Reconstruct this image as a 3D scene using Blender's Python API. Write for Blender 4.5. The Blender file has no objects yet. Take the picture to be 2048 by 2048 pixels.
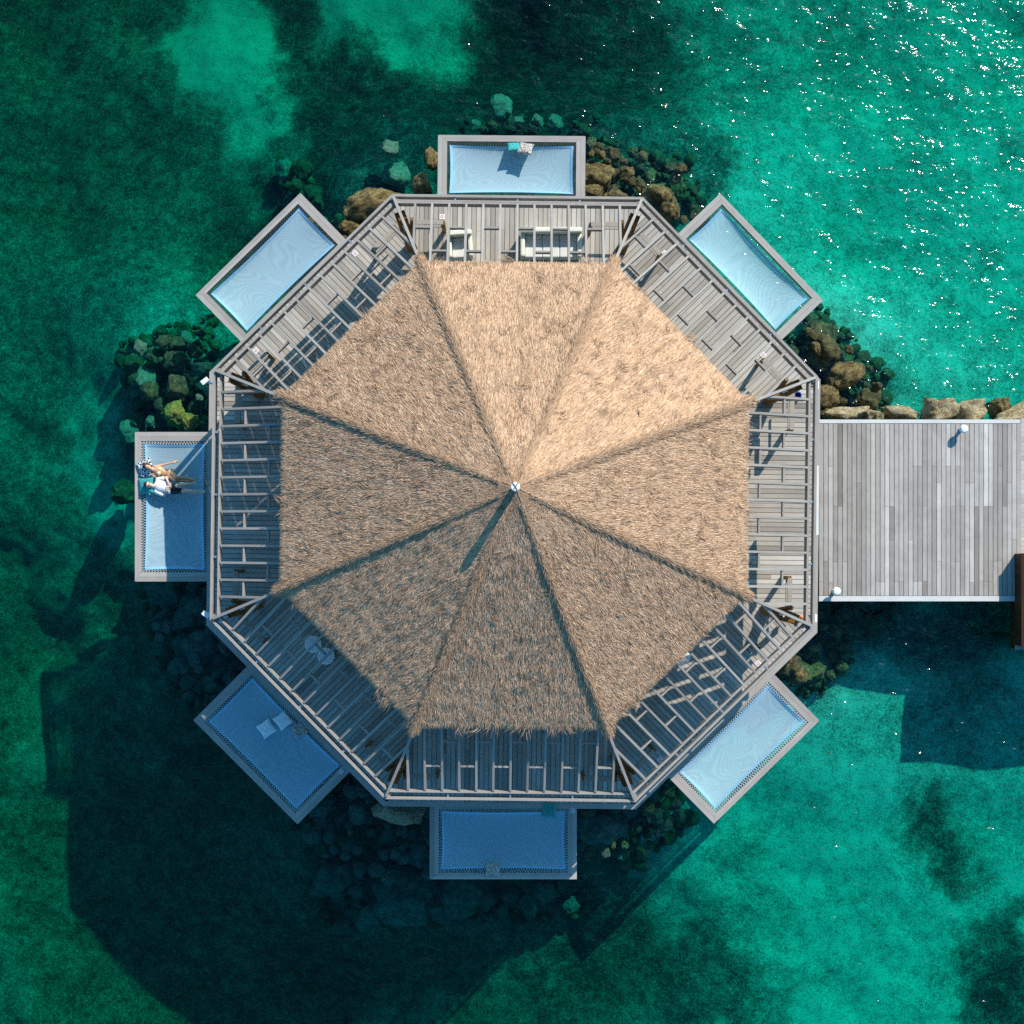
import bpy, bmesh, math, random
import numpy as np
from mathutils import Vector, Matrix, noise as mnoise

R = math.radians
sc = bpy.context.scene
COL = sc.collection
random.seed(7)
rng = np.random.default_rng(11)

# ------------------------------------------------------------------ camera
DECK = 1.1                     # deck height above the water (z = 0)
D = 40.0                       # camera height above the deck
F = 2680.0                     # focal length in pixels of the 2048 photograph
NX, NY = 1010.0, 1140.0        # nadir in that photograph
cam = bpy.data.cameras.new("camera")
cam.sensor_width = 36.0
cam.lens = 36.0 * F / 2048.0
cam.shift_x = (1024 - NX) / 2048.0
cam.shift_y = (NY - 1024) / 2048.0
cam.clip_end = 2000.0
co = bpy.data.objects.new("camera", cam)
co.location = (0, 0, DECK + D)
COL.objects.link(co)
sc.camera = co

# ------------------------------------------------------------------ sky, sun, exposure
SUN_AZ, SUN_EL = 33.5, 35.5    # azimuth clockwise from +y (top of the picture)
w = bpy.data.worlds.new("World")
sc.world = w
w.use_nodes = True
wt = w.node_tree
wt.nodes.clear()
sky = wt.nodes.new("ShaderNodeTexSky")
sky.sky_type = 'NISHITA'
sky.sun_disc = False
sky.sun_elevation = R(SUN_EL)
sky.sun_rotation = R(SUN_AZ)
sky.air_density = 1.0
sky.ozone_density = 3.0
bg = wt.nodes.new("ShaderNodeBackground")
bg.inputs[1].default_value = 0.138
wo = wt.nodes.new("ShaderNodeOutputWorld")
blue = wt.nodes.new("ShaderNodeMix")          # the deep blue of a clear tropical sky
blue.data_type = 'RGBA'
blue.blend_type = 'MULTIPLY'
blue.inputs[0].default_value = 1.0
blue.inputs[7].default_value = (0.37, 0.99, 1.20, 1)
wt.links.new(sky.outputs[0], blue.inputs[6])
wt.links.new(blue.outputs[2], bg.inputs[0])
wt.links.new(bg.outputs[0], wo.inputs[0])

sl = bpy.data.lights.new("sun", 'SUN')
sl.energy = 5.0
sl.angle = R(0.53)
sl.color = (1.0, 0.93, 0.82)
so = bpy.data.objects.new("sun", sl)
az, el = R(SUN_AZ), R(SUN_EL)
sdir = Vector((math.sin(az) * math.cos(el), math.cos(az) * math.cos(el), math.sin(el)))
so.rotation_euler = sdir.to_track_quat('Z', 'Y').to_euler()
so.location = sdir * 80
COL.objects.link(so)

sc.view_settings.view_transform = 'Standard'
sc.view_settings.look = 'None'
sc.view_settings.exposure = 0.22
sc.view_settings.gamma = 1.0
sc.cycles.transparent_max_bounces = 16
sc.cycles.use_denoising = False
sc.cycles.max_bounces = 6
sc.cycles.diffuse_bounces = 3


# ------------------------------------------------------------------ helpers
def at(px, py, h=0.0):
    """point of the photograph at a height above the deck"""
    s = (D - h) / F
    return Vector(((px - NX) * s, -(py - NY) * s, DECK + h))


def tag(o, label=None, cat=None, group=None, kind=None):
    if label: o["label"] = label
    if cat: o["category"] = cat
    if group: o["group"] = group
    if kind: o["kind"] = kind
    return o


def empty(name, loc, rz=0.0):
    o = bpy.data.objects.new(name, None)
    o.empty_display_size = 0.2
    o.location = loc
    o.rotation_euler = (0, 0, rz)
    COL.objects.link(o)
    return o


def mat_of(o):
    m = Matrix.LocRotScale(o.location, o.rotation_euler, o.scale)
    if o.parent:
        m = mat_of(o.parent) @ o.matrix_parent_inverse @ m
    return m


def adopt(ch, parent):
    """parent a child built in world coordinates"""
    ch.parent = parent
    ch.matrix_parent_inverse = mat_of(parent).inverted()
    return ch


class MB:
    """collects geometry for ONE mesh"""
    def __init__(self):
        self.v, self.f, self.uv, self.t = [], [], [], []

    def face(self, pts, uvs=None, tint=0.5):
        b = len(self.v)
        self.v += [tuple(p) for p in pts]
        self.f.append(tuple(range(b, b + len(pts))))
        self.uv += uvs if uvs else [(0, 0)] * len(pts)
        self.t.append(tint)

    def prism(self, top, th, tint=0.5, along=None, uo=0.0):
        """polygon (counter-clockwise from above) extruded down by th"""
        n = len(top)
        top = [Vector(p) for p in top]
        low = [p - Vector((0, 0, th)) for p in top]
        if along is None:
            along = (top[1] - top[0]).normalized()
        al = Vector(along).normalized()
        ac = Vector((-al.y, al.x, 0))
        uvf = lambda p: (p.dot(al) + uo, p.dot(ac))
        self.face(top, [uvf(p) for p in top], tint)
        self.face(low[::-1], [uvf(p) for p in low[::-1]], tint)
        for i in range(n):
            j = (i + 1) % n
            q = [top[i], low[i], low[j], top[j]]
            self.face(q, [uvf(p) for p in q], tint)

    def beam(self, a, b, wd, ht, tint=0.5, up=Vector((0, 0, 1))):
        """box from a to b, its top centre line on a-b"""
        a, b = Vector(a), Vector(b)
        d = (b - a).normalized()
        s = d.cross(up).normalized() * (wd / 2)
        u = s.cross(d).normalized() * ht
        A = [a - s, a + s, a + s - u, a - s - u]
        B = [b - s, b + s, b + s - u, b - s - u]
        L = (b - a).length
        o = random.random() * 9
        self.face(A[::-1] if False else [A[0], A[3], A[2], A[1]], None, tint)
        self.face([B[0], B[1], B[2], B[3]], None, tint)
        for i in range(4):
            j = (i + 1) % 4
            self.face([A[i], A[j], B[j], B[i]], [(o, i * .3), (o, i * .3 + wd), (o + L, i * .3 + wd), (o + L, i * .3)], tint)

    def box(self, c, sx, sy, sz, rz=0.0, tint=0.5):
        c = Vector(c)
        m = Matrix.Rotation(rz, 3, 'Z')
        p = [c + m @ Vector((x * sx / 2, y * sy / 2, sz / 2)) for x, y in ((-1, -1), (1, -1), (1, 1), (-1, 1))]
        self.prism(p, sz, tint)

    def cyl(self, a, b, r0, r1=None, n=14, tint=0.5, caps=True):
        a, b = Vector(a), Vector(b)
        r1 = r0 if r1 is None else r1
        d = (b - a).normalized()
        x = d.orthogonal().normalized()
        y = d.cross(x)
        A = [a + (x * math.cos(2 * math.pi * i / n) + y * math.sin(2 * math.pi * i / n)) * r0 for i in range(n)]
        B = [b + (x * math.cos(2 * math.pi * i / n) + y * math.sin(2 * math.pi * i / n)) * r1 for i in range(n)]
        for i in range(n):
            j = (i + 1) % n
            self.face([A[i], A[j], B[j], B[i]], None, tint)
        if caps:
            self.face(A[::-1], None, tint)
            self.face(B, None, tint)

    def lathe(self, c, prof, n=24, tint=0.5):
        c = Vector(c)
        rings = [[c + Vector((r * math.cos(2 * math.pi * i / n), r * math.sin(2 * math.pi * i / n), z)) for i in range(n)] for r, z in prof]
        for k in range(len(rings) - 1):
            for i in range(n):
                j = (i + 1) % n
                self.face([rings[k][i], rings[k][j], rings[k + 1][j], rings[k + 1][i]], None, tint)

    def build(self, name, material, parent=None, smooth=False, bevel=0.0, weld=False):
        me = bpy.data.meshes.new(name)
        me.from_pydata(self.v, [], self.f)
        uvl = me.uv_layers.new(name="board")
        uvl.data.foreach_set("uv", np.array(self.uv, dtype=np.float32).ravel())
        at_ = me.attributes.new("tint", 'FLOAT', 'FACE')
        at_.data.foreach_set("value", np.array(self.t, dtype=np.float32))
        if weld or bevel or smooth:
            bm = bmesh.new()
            bm.from_mesh(me)
            bmesh.ops.remove_doubles(bm, verts=bm.verts, dist=1e-5)
            if bevel:
                bmesh.ops.bevel(bm, geom=[e for e in bm.edges if e.is_manifold and e.calc_face_angle(0) > 0.5], offset=bevel, segments=2, affect='EDGES', profile=0.6)
            bmesh.ops.recalc_face_normals(bm, faces=bm.faces)
            bm.to_mesh(me)
            bm.free()
        me.materials.append(material)
        if smooth:
            me.polygons.foreach_set("use_smooth", [True] * len(me.polygons))
        o = bpy.data.objects.new(name, me)
        COL.objects.link(o)
        if parent is not None:
            adopt(o, parent)
        return o


# ------------------------------------------------------------------ materials
def new_mat(name):
    m = bpy.data.materials.new(name)
    m.use_nodes = True
    nt = m.node_tree
    nt.nodes.clear()
    out = nt.nodes.new("ShaderNodeOutputMaterial")
    return m, nt, out


def N(nt, t, **kw):
    n = nt.nodes.new("ShaderNode" + t)
    for k, v in kw.items():
        if k.startswith("i_"):
            key = k[2:]
            n.inputs[int(key) if key.isdigit() else key.replace("_", " ")].default_value = v
        else:
            setattr(n, k, v)
    return n


def mixc(nt, fac, a, b, blend='MIX'):
    n = nt.nodes.new("ShaderNodeMix")
    n.data_type = 'RGBA'
    n.blend_type = blend
    for sock, val in ((n.inputs[0], fac), (n.inputs[6], a), (n.inputs[7], b)):
        if hasattr(val, "is_output"):
            nt.links.new(val, sock)
        else:
            sock.default_value = val if not isinstance(val, tuple) or len(val) == 4 else (*val, 1)
    return n.outputs[2]


def ramp(nt, src, stops):
    n = nt.nodes.new("ShaderNodeValToRGB")
    e = n.color_ramp.elements
    while len(e) < len(stops):
        e.new(0.5)
    for i, (p, c) in enumerate(stops):
        e[i].position = p
        e[i].color = (*c, 1) if isinstance(c, tuple) else (c, c, c, 1)
    nt.links.new(src, n.inputs[0])
    return n.outputs[0]


def math_n(nt, op, a, b=None, c=None):
    n = nt.nodes.new("ShaderNodeMath")
    n.operation = op
    for s, v in zip(n.inputs, (a, b, c)):
        if v is None: continue
        if hasattr(v, "is_output"): nt.links.new(v, s)
        else: s.default_value = v
    return n.outputs[0]


def wood(name, dark, mid, light, rough=0.8, grain=1.0, stain=0.35):
    """weathered boards: a tint per board, grain along the board's own uv, loose stains"""
    m, nt, out = new_mat(name)
    p = N(nt, "BsdfPrincipled", i_Roughness=rough)
    p.inputs["Specular IOR Level"].default_value = 0.25
    uv = N(nt, "UVMap", uv_map="board")
    mp = N(nt, "Mapping")
    mp.inputs["Scale"].default_value = (1.2, 26.0, 1.0)
    nt.links.new(uv.outputs[0], mp.inputs[0])
    g = N(nt, "TexNoise", i_Scale=2.0, i_Detail=6.0, i_Roughness=0.65)
    nt.links.new(mp.outputs[0], g.inputs["Vector"])
    tc = N(nt, "TexCoord")
    s = N(nt, "TexNoise", i_Scale=1.3, i_Detail=5.0, i_Roughness=0.7)
    nt.links.new(tc.outputs["Object"], s.inputs["Vector"])
    a = N(nt, "Attribute", attribute_name="tint")
    t1 = math_n(nt, 'MULTIPLY_ADD', g.outputs[0], 0.55 * grain, math_n(nt, 'MULTIPLY_ADD', a.outputs["Fac"], 0.75, -0.15 - 0.275 * (grain - 1)))
    c = ramp(nt, t1, [(0.08, dark), (0.5, mid), (0.92, light)])
    st = ramp(nt, s.outputs[0], [(0.35, 0.62), (0.6, 1.0)])
    c2 = mixc(nt, stain, c, mixc(nt, 1.0, c, st, 'MULTIPLY'))
    nt.links.new(c2, p.inputs["Base Color"])
    b = N(nt, "Bump", i_Strength=0.25, i_Distance=0.01)
    nt.links.new(g.outputs[0], b.inputs["Height"])
    nt.links.new(b.outputs[0], p.inputs["Normal"])
    nt.links.new(p.outputs[0], out.inputs[0])
    return m


def plain(name, c, rough=0.6, var=0.12, scale=6.0, metal=0.0, bump=0.0):
    m, nt, out = new_mat(name)
    p = N(nt, "BsdfPrincipled", i_Roughness=rough, i_Metallic=metal)
    tc = N(nt, "TexCoord")
    n = N(nt, "TexNoise", i_Scale=scale, i_Detail=4.0)
    nt.links.new(tc.outputs["Object"], n.inputs["Vector"])
    d = tuple(x * (1 - var) for x in c)
    l = tuple(min(1, x * (1 + var)) for x in c)
    nt.links.new(ramp(nt, n.outputs[0], [(0.3, d), (0.7, l)]), p.inputs["Base Color"])
    if bump:
        b = N(nt, "Bump", i_Strength=bump, i_Distance=0.01)
        nt.links.new(n.outputs[0], b.inputs["Height"])
        nt.links.new(b.outputs[0], p.inputs["Normal"])
    nt.links.new(p.outputs[0], out.inputs[0])
    return m


M = {}
M["deck"] = wood("weathered_decking", (0.22, 0.185, 0.15), (0.43, 0.375, 0.32), (0.62, 0.56, 0.49))
M["pier"] = wood("silver_pier_boards", (0.20, 0.165, 0.135), (0.41, 0.36, 0.32), (0.70, 0.65, 0.60), stain=0.5)
M["frame"] = wood("silver_frame_timber", (0.24, 0.205, 0.18), (0.385, 0.34, 0.305), (0.53, 0.48, 0.44))
M["beam"] = wood("grey_rafter_timber", (0.21, 0.18, 0.155), (0.34, 0.30, 0.265), (0.48, 0.435, 0.39))
M["paint"] = wood("bleached_edge_timber", (0.46, 0.43, 0.40), (0.60, 0.57, 0.54), (0.74, 0.71, 0.68), stain=0.25)
M["brown"] = wood("brown_stained_timber", (0.10, 0.042, 0.010), (0.19, 0.09, 0.018), (0.28, 0.14, 0.03), rough=0.5)
M["darkwood"] = wood("dark_red_timber", (0.03, 0.012, 0.005), (0.06, 0.022, 0.008), (0.10, 0.04, 0.015), rough=0.6)
M["pile"] = plain("wet_pile_timber", (0.10, 0.085, 0.06), 0.7, 0.3)
M["white"] = plain("white_enamel", (0.82, 0.82, 0.80), 0.35, 0.02)
M["cream"] = plain("cream_upholstery", (0.74, 0.71, 0.60), 0.85, 0.05, 9.0, bump=0.1)
M["creamseat"] = plain("pale_seat_cushion", (0.70, 0.69, 0.65), 0.9, 0.04, 12.0, bump=0.1)
M["grey_metal"] = plain("grey_metal", (0.45, 0.47, 0.5), 0.35, 0.06, metal=0.6)
M["rope"] = plain("white_lacing_rope", (0.62, 0.66, 0.66), 0.8, 0.1)
M["darkrope"] = plain("dark_lacing_rope", (0.06, 0.07, 0.07), 0.8, 0.2)
M["band"] = plain("pale_blue_webbing", (0.22, 0.46, 0.66), 0.7, 0.15, 30.0)
M["whitecloth"] = plain("white_cotton", (0.80, 0.80, 0.80), 0.9, 0.03, 14.0, bump=0.15)
M["teal"] = plain("teal_cotton", (0.035, 0.30, 0.29), 0.9, 0.12, 14.0, bump=0.15)
M["stool"] = plain("white_stool_shell", (0.84, 0.85, 0.85), 0.5, 0.02)
M["red"] = plain("red_print", (0.6, 0.06, 0.05), 0.6, 0.03)
M["blue"] = plain("blue_glaze", (0.012, 0.04, 0.22), 0.25, 0.1)
M["orange"] = plain("copper_orange", (0.65, 0.20, 0.06), 0.4, 0.1)
M["black"] = plain("black_cotton", (0.018, 0.018, 0.02), 0.9, 0.2)


def net_mat():
    """fine woven trampoline net: pale blue threads, slightly see-through, moire bands painted into the colour"""
    m, nt, out = new_mat("woven_blue_net")
    tc = N(nt, "TexCoord")
    n1 = N(nt, "TexNoise", i_Scale=0.55, i_Detail=1.5, i_Roughness=0.4, i_Distortion=0.5)
    nt.links.new(tc.outputs["Object"], n1.inputs["Vector"])
    rings = math_n(nt, 'SINE', math_n(nt, 'MULTIPLY', n1.outputs[0], 260.0))
    n2 = N(nt, "TexNoise", i_Scale=60.0, i_Detail=2.0)
    nt.links.new(tc.outputs["Object"], n2.inputs["Vector"])
    f = math_n(nt, 'MULTIPLY_ADD', rings, 0.085, math_n(nt, 'MULTIPLY_ADD', n2.outputs[0], 0.35, 0.30))
    c = ramp(nt, f, [(0.1, (0.24, 0.42, 0.54)), (0.5, (0.40, 0.57, 0.65)), (0.9, (0.60, 0.70, 0.72))])
    d = N(nt, "BsdfPrincipled", i_Roughness=0.65)
    d.inputs["Specular IOR Level"].default_value = 0.3
    nt.links.new(c, d.inputs["Base Color"])
    t = N(nt, "BsdfTransparent")
    mx = N(nt, "MixShader", i_0=0.28)
    nt.links.new(d.outputs[0], mx.inputs[1])
    nt.links.new(t.outputs[0], mx.inputs[2])
    nt.links.new(mx.outputs[0], out.inputs[0])
    return m


M["net"] = net_mat()


def pattern_mat(name, kind, a, b, scale):
    m, nt, out = new_mat(name)
    p = N(nt, "BsdfPrincipled", i_Roughness=0.9)
    tc = N(nt, "TexCoord")
    if kind == "checker":
        t = N(nt, "TexChecker", i_Scale=scale)
        nt.links.new(tc.outputs["Object"], t.inputs["Vector"])
        fac = t.outputs["Fac"]
    else:
        t = N(nt, "TexVoronoi", i_Scale=scale, feature='DISTANCE_TO_EDGE')
        nt.links.new(tc.outputs["Object"], t.inputs["Vector"])
        fac = ramp(nt, t.outputs["Distance"], [(0.10, 0.0), (0.16, 1.0)])
    nt.links.new(mixc(nt, fac, a, b), p.inputs["Base Color"])
    nt.links.new(p.outputs[0], out.inputs[0])
    return m


M["check"] = pattern_mat("navy_check_cotton", "checker", (0.015, 0.02, 0.07), (0.78, 0.78, 0.78), 17.0)
M["spots"] = pattern_mat("black_cream_spotted_cotton", "voronoi", (0.60, 0.53, 0.46), (0.02, 0.02, 0.025), 26.0)


def thatch_mat(name, k=1.0):
    m, nt, out = new_mat(name)
    a = N(nt, "Attribute", attribute_name="straw")
    p = N(nt, "BsdfPrincipled", i_Roughness=0.75)
    p.inputs["Specular IOR Level"].default_value = 0.15
    nt.links.new(a.outputs["Color"], p.inputs["Base Color"])
    nt.links.new(p.outputs[0], out.inputs[0])
    return m


M["thatch"] = thatch_mat("straw_thatch")
M["thatchbase"] = plain("packed_thatch", (0.16, 0.11, 0.07), 0.9, 0.3, 9.0)


def rock_mat(name, cols, scale=3.4):
    m, nt, out = new_mat(name)
    p = N(nt, "BsdfPrincipled", i_Roughness=0.8)
    p.inputs["Specular IOR Level"].default_value = 0.3
    tc = N(nt, "TexCoord")
    oi = N(nt, "ObjectInfo")
    ad = N(nt, "VectorMath", operation='ADD')
    cm = N(nt, "VectorMath", operation='SCALE')
    cm.inputs["Scale"].default_value = 17.0
    nt.links.new(oi.outputs["Location"], cm.inputs[0])
    nt.links.new(tc.outputs["Object"], ad.inputs[0])
    nt.links.new(cm.outputs[0], ad.inputs[1])
    n = N(nt, "TexNoise", i_Scale=scale, i_Detail=8.0, i_Roughness=0.7)
    nt.links.new(ad.outputs[0], n.inputs["Vector"])
    v = N(nt, "TexNoise", i_Scale=scale * 5, i_Detail=5.0, i_Roughness=0.75)
    nt.links.new(ad.outputs[0], v.inputs["Vector"])
    c = ramp(nt, n.outputs[0], [(0.28, cols[0]), (0.45, cols[1]), (0.58, cols[2]), (0.75, cols[3])])
    c = mixc(nt, 0.8, c, mixc(nt, 1.0, c, ramp(nt, v.outputs[0], [(0.36, 0.12), (0.62, 1.4)]), 'MULTIPLY'))
    nt.links.new(c, p.inputs["Base Color"])
    b = N(nt, "Bump", i_Strength=1.0, i_Distance=0.12)
    nt.links.new(v.outputs[0], b.inputs["Height"])
    nt.links.new(b.outputs[0], p.inputs["Normal"])
    nt.links.new(p.outputs[0], out.inputs[0])
    return m


M["rock"] = rock_mat("algae_covered_rock", [(0.04, 0.03, 0.014), (0.17, 0.125, 0.045), (0.40, 0.29, 0.11), (0.50, 0.46, 0.14)])
M["rockgreen"] = rock_mat("weedy_rock", [(0.03, 0.032, 0.018), (0.09, 0.088, 0.04), (0.21, 0.185, 0.07), (0.38, 0.37, 0.11)])
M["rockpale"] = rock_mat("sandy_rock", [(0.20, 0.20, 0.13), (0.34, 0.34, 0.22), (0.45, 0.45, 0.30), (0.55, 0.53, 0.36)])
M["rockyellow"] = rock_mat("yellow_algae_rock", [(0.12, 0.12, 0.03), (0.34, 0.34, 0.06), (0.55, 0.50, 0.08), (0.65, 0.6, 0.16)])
M["rockgrey"] = rock_mat("grey_rock_lifted_in_shade", [(0.04, 0.045, 0.035), (0.15, 0.155, 0.12), (0.27, 0.27, 0.21), (0.36, 0.36, 0.28)])  # lighter rock colour that lifts the boulders lying in shade
M["limestone"] = rock_mat("tan_limestone", [(0.14, 0.10, 0.045), (0.50, 0.37, 0.18), (0.72, 0.58, 0.36), (0.85, 0.76, 0.58)], 3.0)

# ------------------------------------------------------------------ sea floor and water
def vnoise(x, y, seed=0):
    xi, yi = np.floor(x).astype(np.int64), np.floor(y).astype(np.int64)
    xf, yf = x - xi, y - yi
    xf, yf = xf * xf * (3 - 2 * xf), yf * yf * (3 - 2 * yf)
    def h(a, b):
        n = (a * 374761393 + b * 668265263 + seed * 974711) & 0x7fffffff
        n = ((n ^ (n >> 13)) * 1274126177) & 0x7fffffff
        n = (n ^ (n >> 16)) & 0x7fffffff
        return (n % 100003) / 100003.0
    a, b, c, d = h(xi, yi), h(xi + 1, yi), h(xi, yi + 1), h(xi + 1, yi + 1)
    return (a * (1 - xf) + b * xf) * (1 - yf) + (c * (1 - xf) + d * xf) * yf


def fbm(x, y, oct=5, seed=0, gain=0.55):
    t, a, s = 0, 1.0, 0
    for i in range(oct):
        t = t + a * vnoise(x * 2 ** i, y * 2 ** i, seed + i)
        s += a
        a *= gain
    return t / s


DEPTH = np.array([
    (0, 0, -5.6), (300, 0, -5.4), (600, 60, -5), (1000, 100, -5.5), (1250, 150, -4.2), (1700, 100, -2.9), (2040, 100, -2.7),
    (1700, 500, -2.4), (2000, 600, -2.2), (1850, 760, -1.6), (100, 400, -5.4), (250, 300, -5.0), (450, 130, -4.5), (490, 220, -4.5), (790, 30, -4.5), (450, 500, -5), (240, 640, -3.2),
    (40, 900, -4.3), (170, 1130, -4.0), (0, 1150, -5.2), (80, 720, -4.2), (60, 1320, -6), (0, 1400, -5.8), (150, 1700, -5.6), (300, 1950, -5.6), (600, 2010, -5.6), (900, 2010, -5),
    (1200, 1900, -4), (1220, 1760, -3.4), (700, 1780, -3.6), (950, 1830, -4), (330, 1400, -4), (430, 1560, -5), (250, 1250, -5),
    (1500, 1700, -2.4), (1900, 1900, -2.4), (1500, 1950, -2.6), (1900, 1400, -1.6), (1840, 1500, -1.6), (1720, 1290, -1.3), (1900, 1650, -2.3), (2040, 1500, -1.8),
    (740, 425, -0.9), (850, 340, -1.7), (1250, 400, -0.9), (1230, 330, -1.4), (1650, 730, -0.9), (1600, 680, -1.0), (320, 790, -1.2),
    (390, 750, -1.0), (395, 1260, -1.7), (700, 1640, -1.7), (1230, 1610, -1.4), (1590, 1300, -0.9), (1010, 240, -3.2), (1030, 1000, -1.0),
    (1030, 700, -1.0), (800, 1000, -1.0), (1250, 1000, -1.0), (1030, 1300, -1.0), (1800, 1020, -1.3), (270, 1000, -2.6), (270, 880, -2.4), (290, 740, -2.3), (330, 660, -2.6), (150, 950, -3.5), (160, 800, -3.5), (235, 1090, -2.9), (560, 330, -4.0)], float)

SAND_SHADE = [  # px, py, rx, ry, rotation, value, weight
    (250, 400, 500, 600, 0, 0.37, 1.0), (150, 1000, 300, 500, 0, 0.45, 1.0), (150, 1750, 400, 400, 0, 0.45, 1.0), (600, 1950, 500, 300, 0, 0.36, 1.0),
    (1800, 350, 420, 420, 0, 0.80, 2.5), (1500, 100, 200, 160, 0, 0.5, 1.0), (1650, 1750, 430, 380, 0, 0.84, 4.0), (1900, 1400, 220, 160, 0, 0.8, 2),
    (980, 140, 260, 150, -8, 0.04, 5.0), (800, 210, 180, 80, -20, 0.06, 3.0), (1230, 190, 140, 120, 20, 0.10, 3.0), (1370, 330, 70, 110, 30, 0.12, 4.0), (640, 300, 90, 140, 0, 0.10, 2.0),
    (580, 20, 70, 60, 0, 0.1, 2), (450, 120, 60, 80, 0, 1.25, 12.0), (505, 215, 55, 75, 0, 1.0, 8.0), (790, 35, 105, 70, 10, 1.25, 12.0), (860, 80, 60, 50, 0, 1.0, 6.0),
    (540, 400, 30, 50, 0, 0.1, 3), (490, 370, 35, 40, 0, 0.55, 3.0), (340, 640, 60, 50, 20, 0.75, 4.0), (310, 730, 60, 50, 0, 0.8, 3.0), (580, 310, 25, 45, 30, 0.6, 3),
    (215, 950, 45, 130, -10, 0.95, 5.0), (140, 1330, 60, 140, 10, 0.7, 1.5), (60, 1120, 70, 90, 0, 0.6, 1.0), (120, 1550, 60, 100, 0, 0.6, 1.0), (70, 1880, 80, 80, 0, 0.5, 1.0),
    (1300, 1890, 210, 120, 40, 0.13, 6.0), (1130, 1960, 190, 70, -35, 0.22, 4.0), (1420, 1990, 70, 80, 0, 0.12, 5.0), (1010, 2000, 70, 50, 0, 0.5, 3), (830, 2030, 60, 40, 0, 0.75, 3),
    (1840, 1640, 50, 75, 20, 0.05, 12.0), (1905, 1730, 38, 70, -30, 0.07, 12.0), (2015, 1960, 60, 85, 0, 0.06, 12.0), (2040, 1830, 25, 50, 0, 0.15, 6.0), (1990, 1600, 70, 90, 0, 0.8, 5.0),
    (1480, 1740, 70, 50, 20, 0.45, 4.0), (1790, 1480, 60, 50, 0, 0.5, 3.0), (1640, 1330, 50, 40, 0, 0.3, 3), (1340, 1750, 30, 40, 0, 0.95, 4), (1370, 1840, 35, 40, 0, 0.9, 5),
    (800, 1640, 50, 30, 0, 0.8, 4.0), (1850, 1260, 200, 50, 0, 0.12, 6.0), (1930, 1420, 110, 90, 0, 0.35, 3.0), (470, 620, 40, 30, 0, 0.6, 2), (1700, 760, 80, 40, 0, 0.3, 4)]  # low strip south of the pier deepens the pier's cast shadow


def floor_z(x, y):
    x, y = np.asarray(x, float), np.asarray(y, float)
    px = NX + x * F / (D + DECK + 3.5)
    py = NY - y * F / (D + DECK + 3.5)
    num, den = 0, 0
    for a, b, z in DEPTH:
        d2 = ((px - a) ** 2 + (py - b) ** 2 + 5000.0) / 1e4
        wgt = d2 ** -1.45
        num, den = num + wgt * z, den + wgt
    z = num / den
    z = z + (fbm(x * 0.35, y * 0.35, 5, 3) - 0.5) * 0.9 * np.clip(-z / 3, 0.3, 1)
    return np.clip(z, -9, -0.45)


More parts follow.
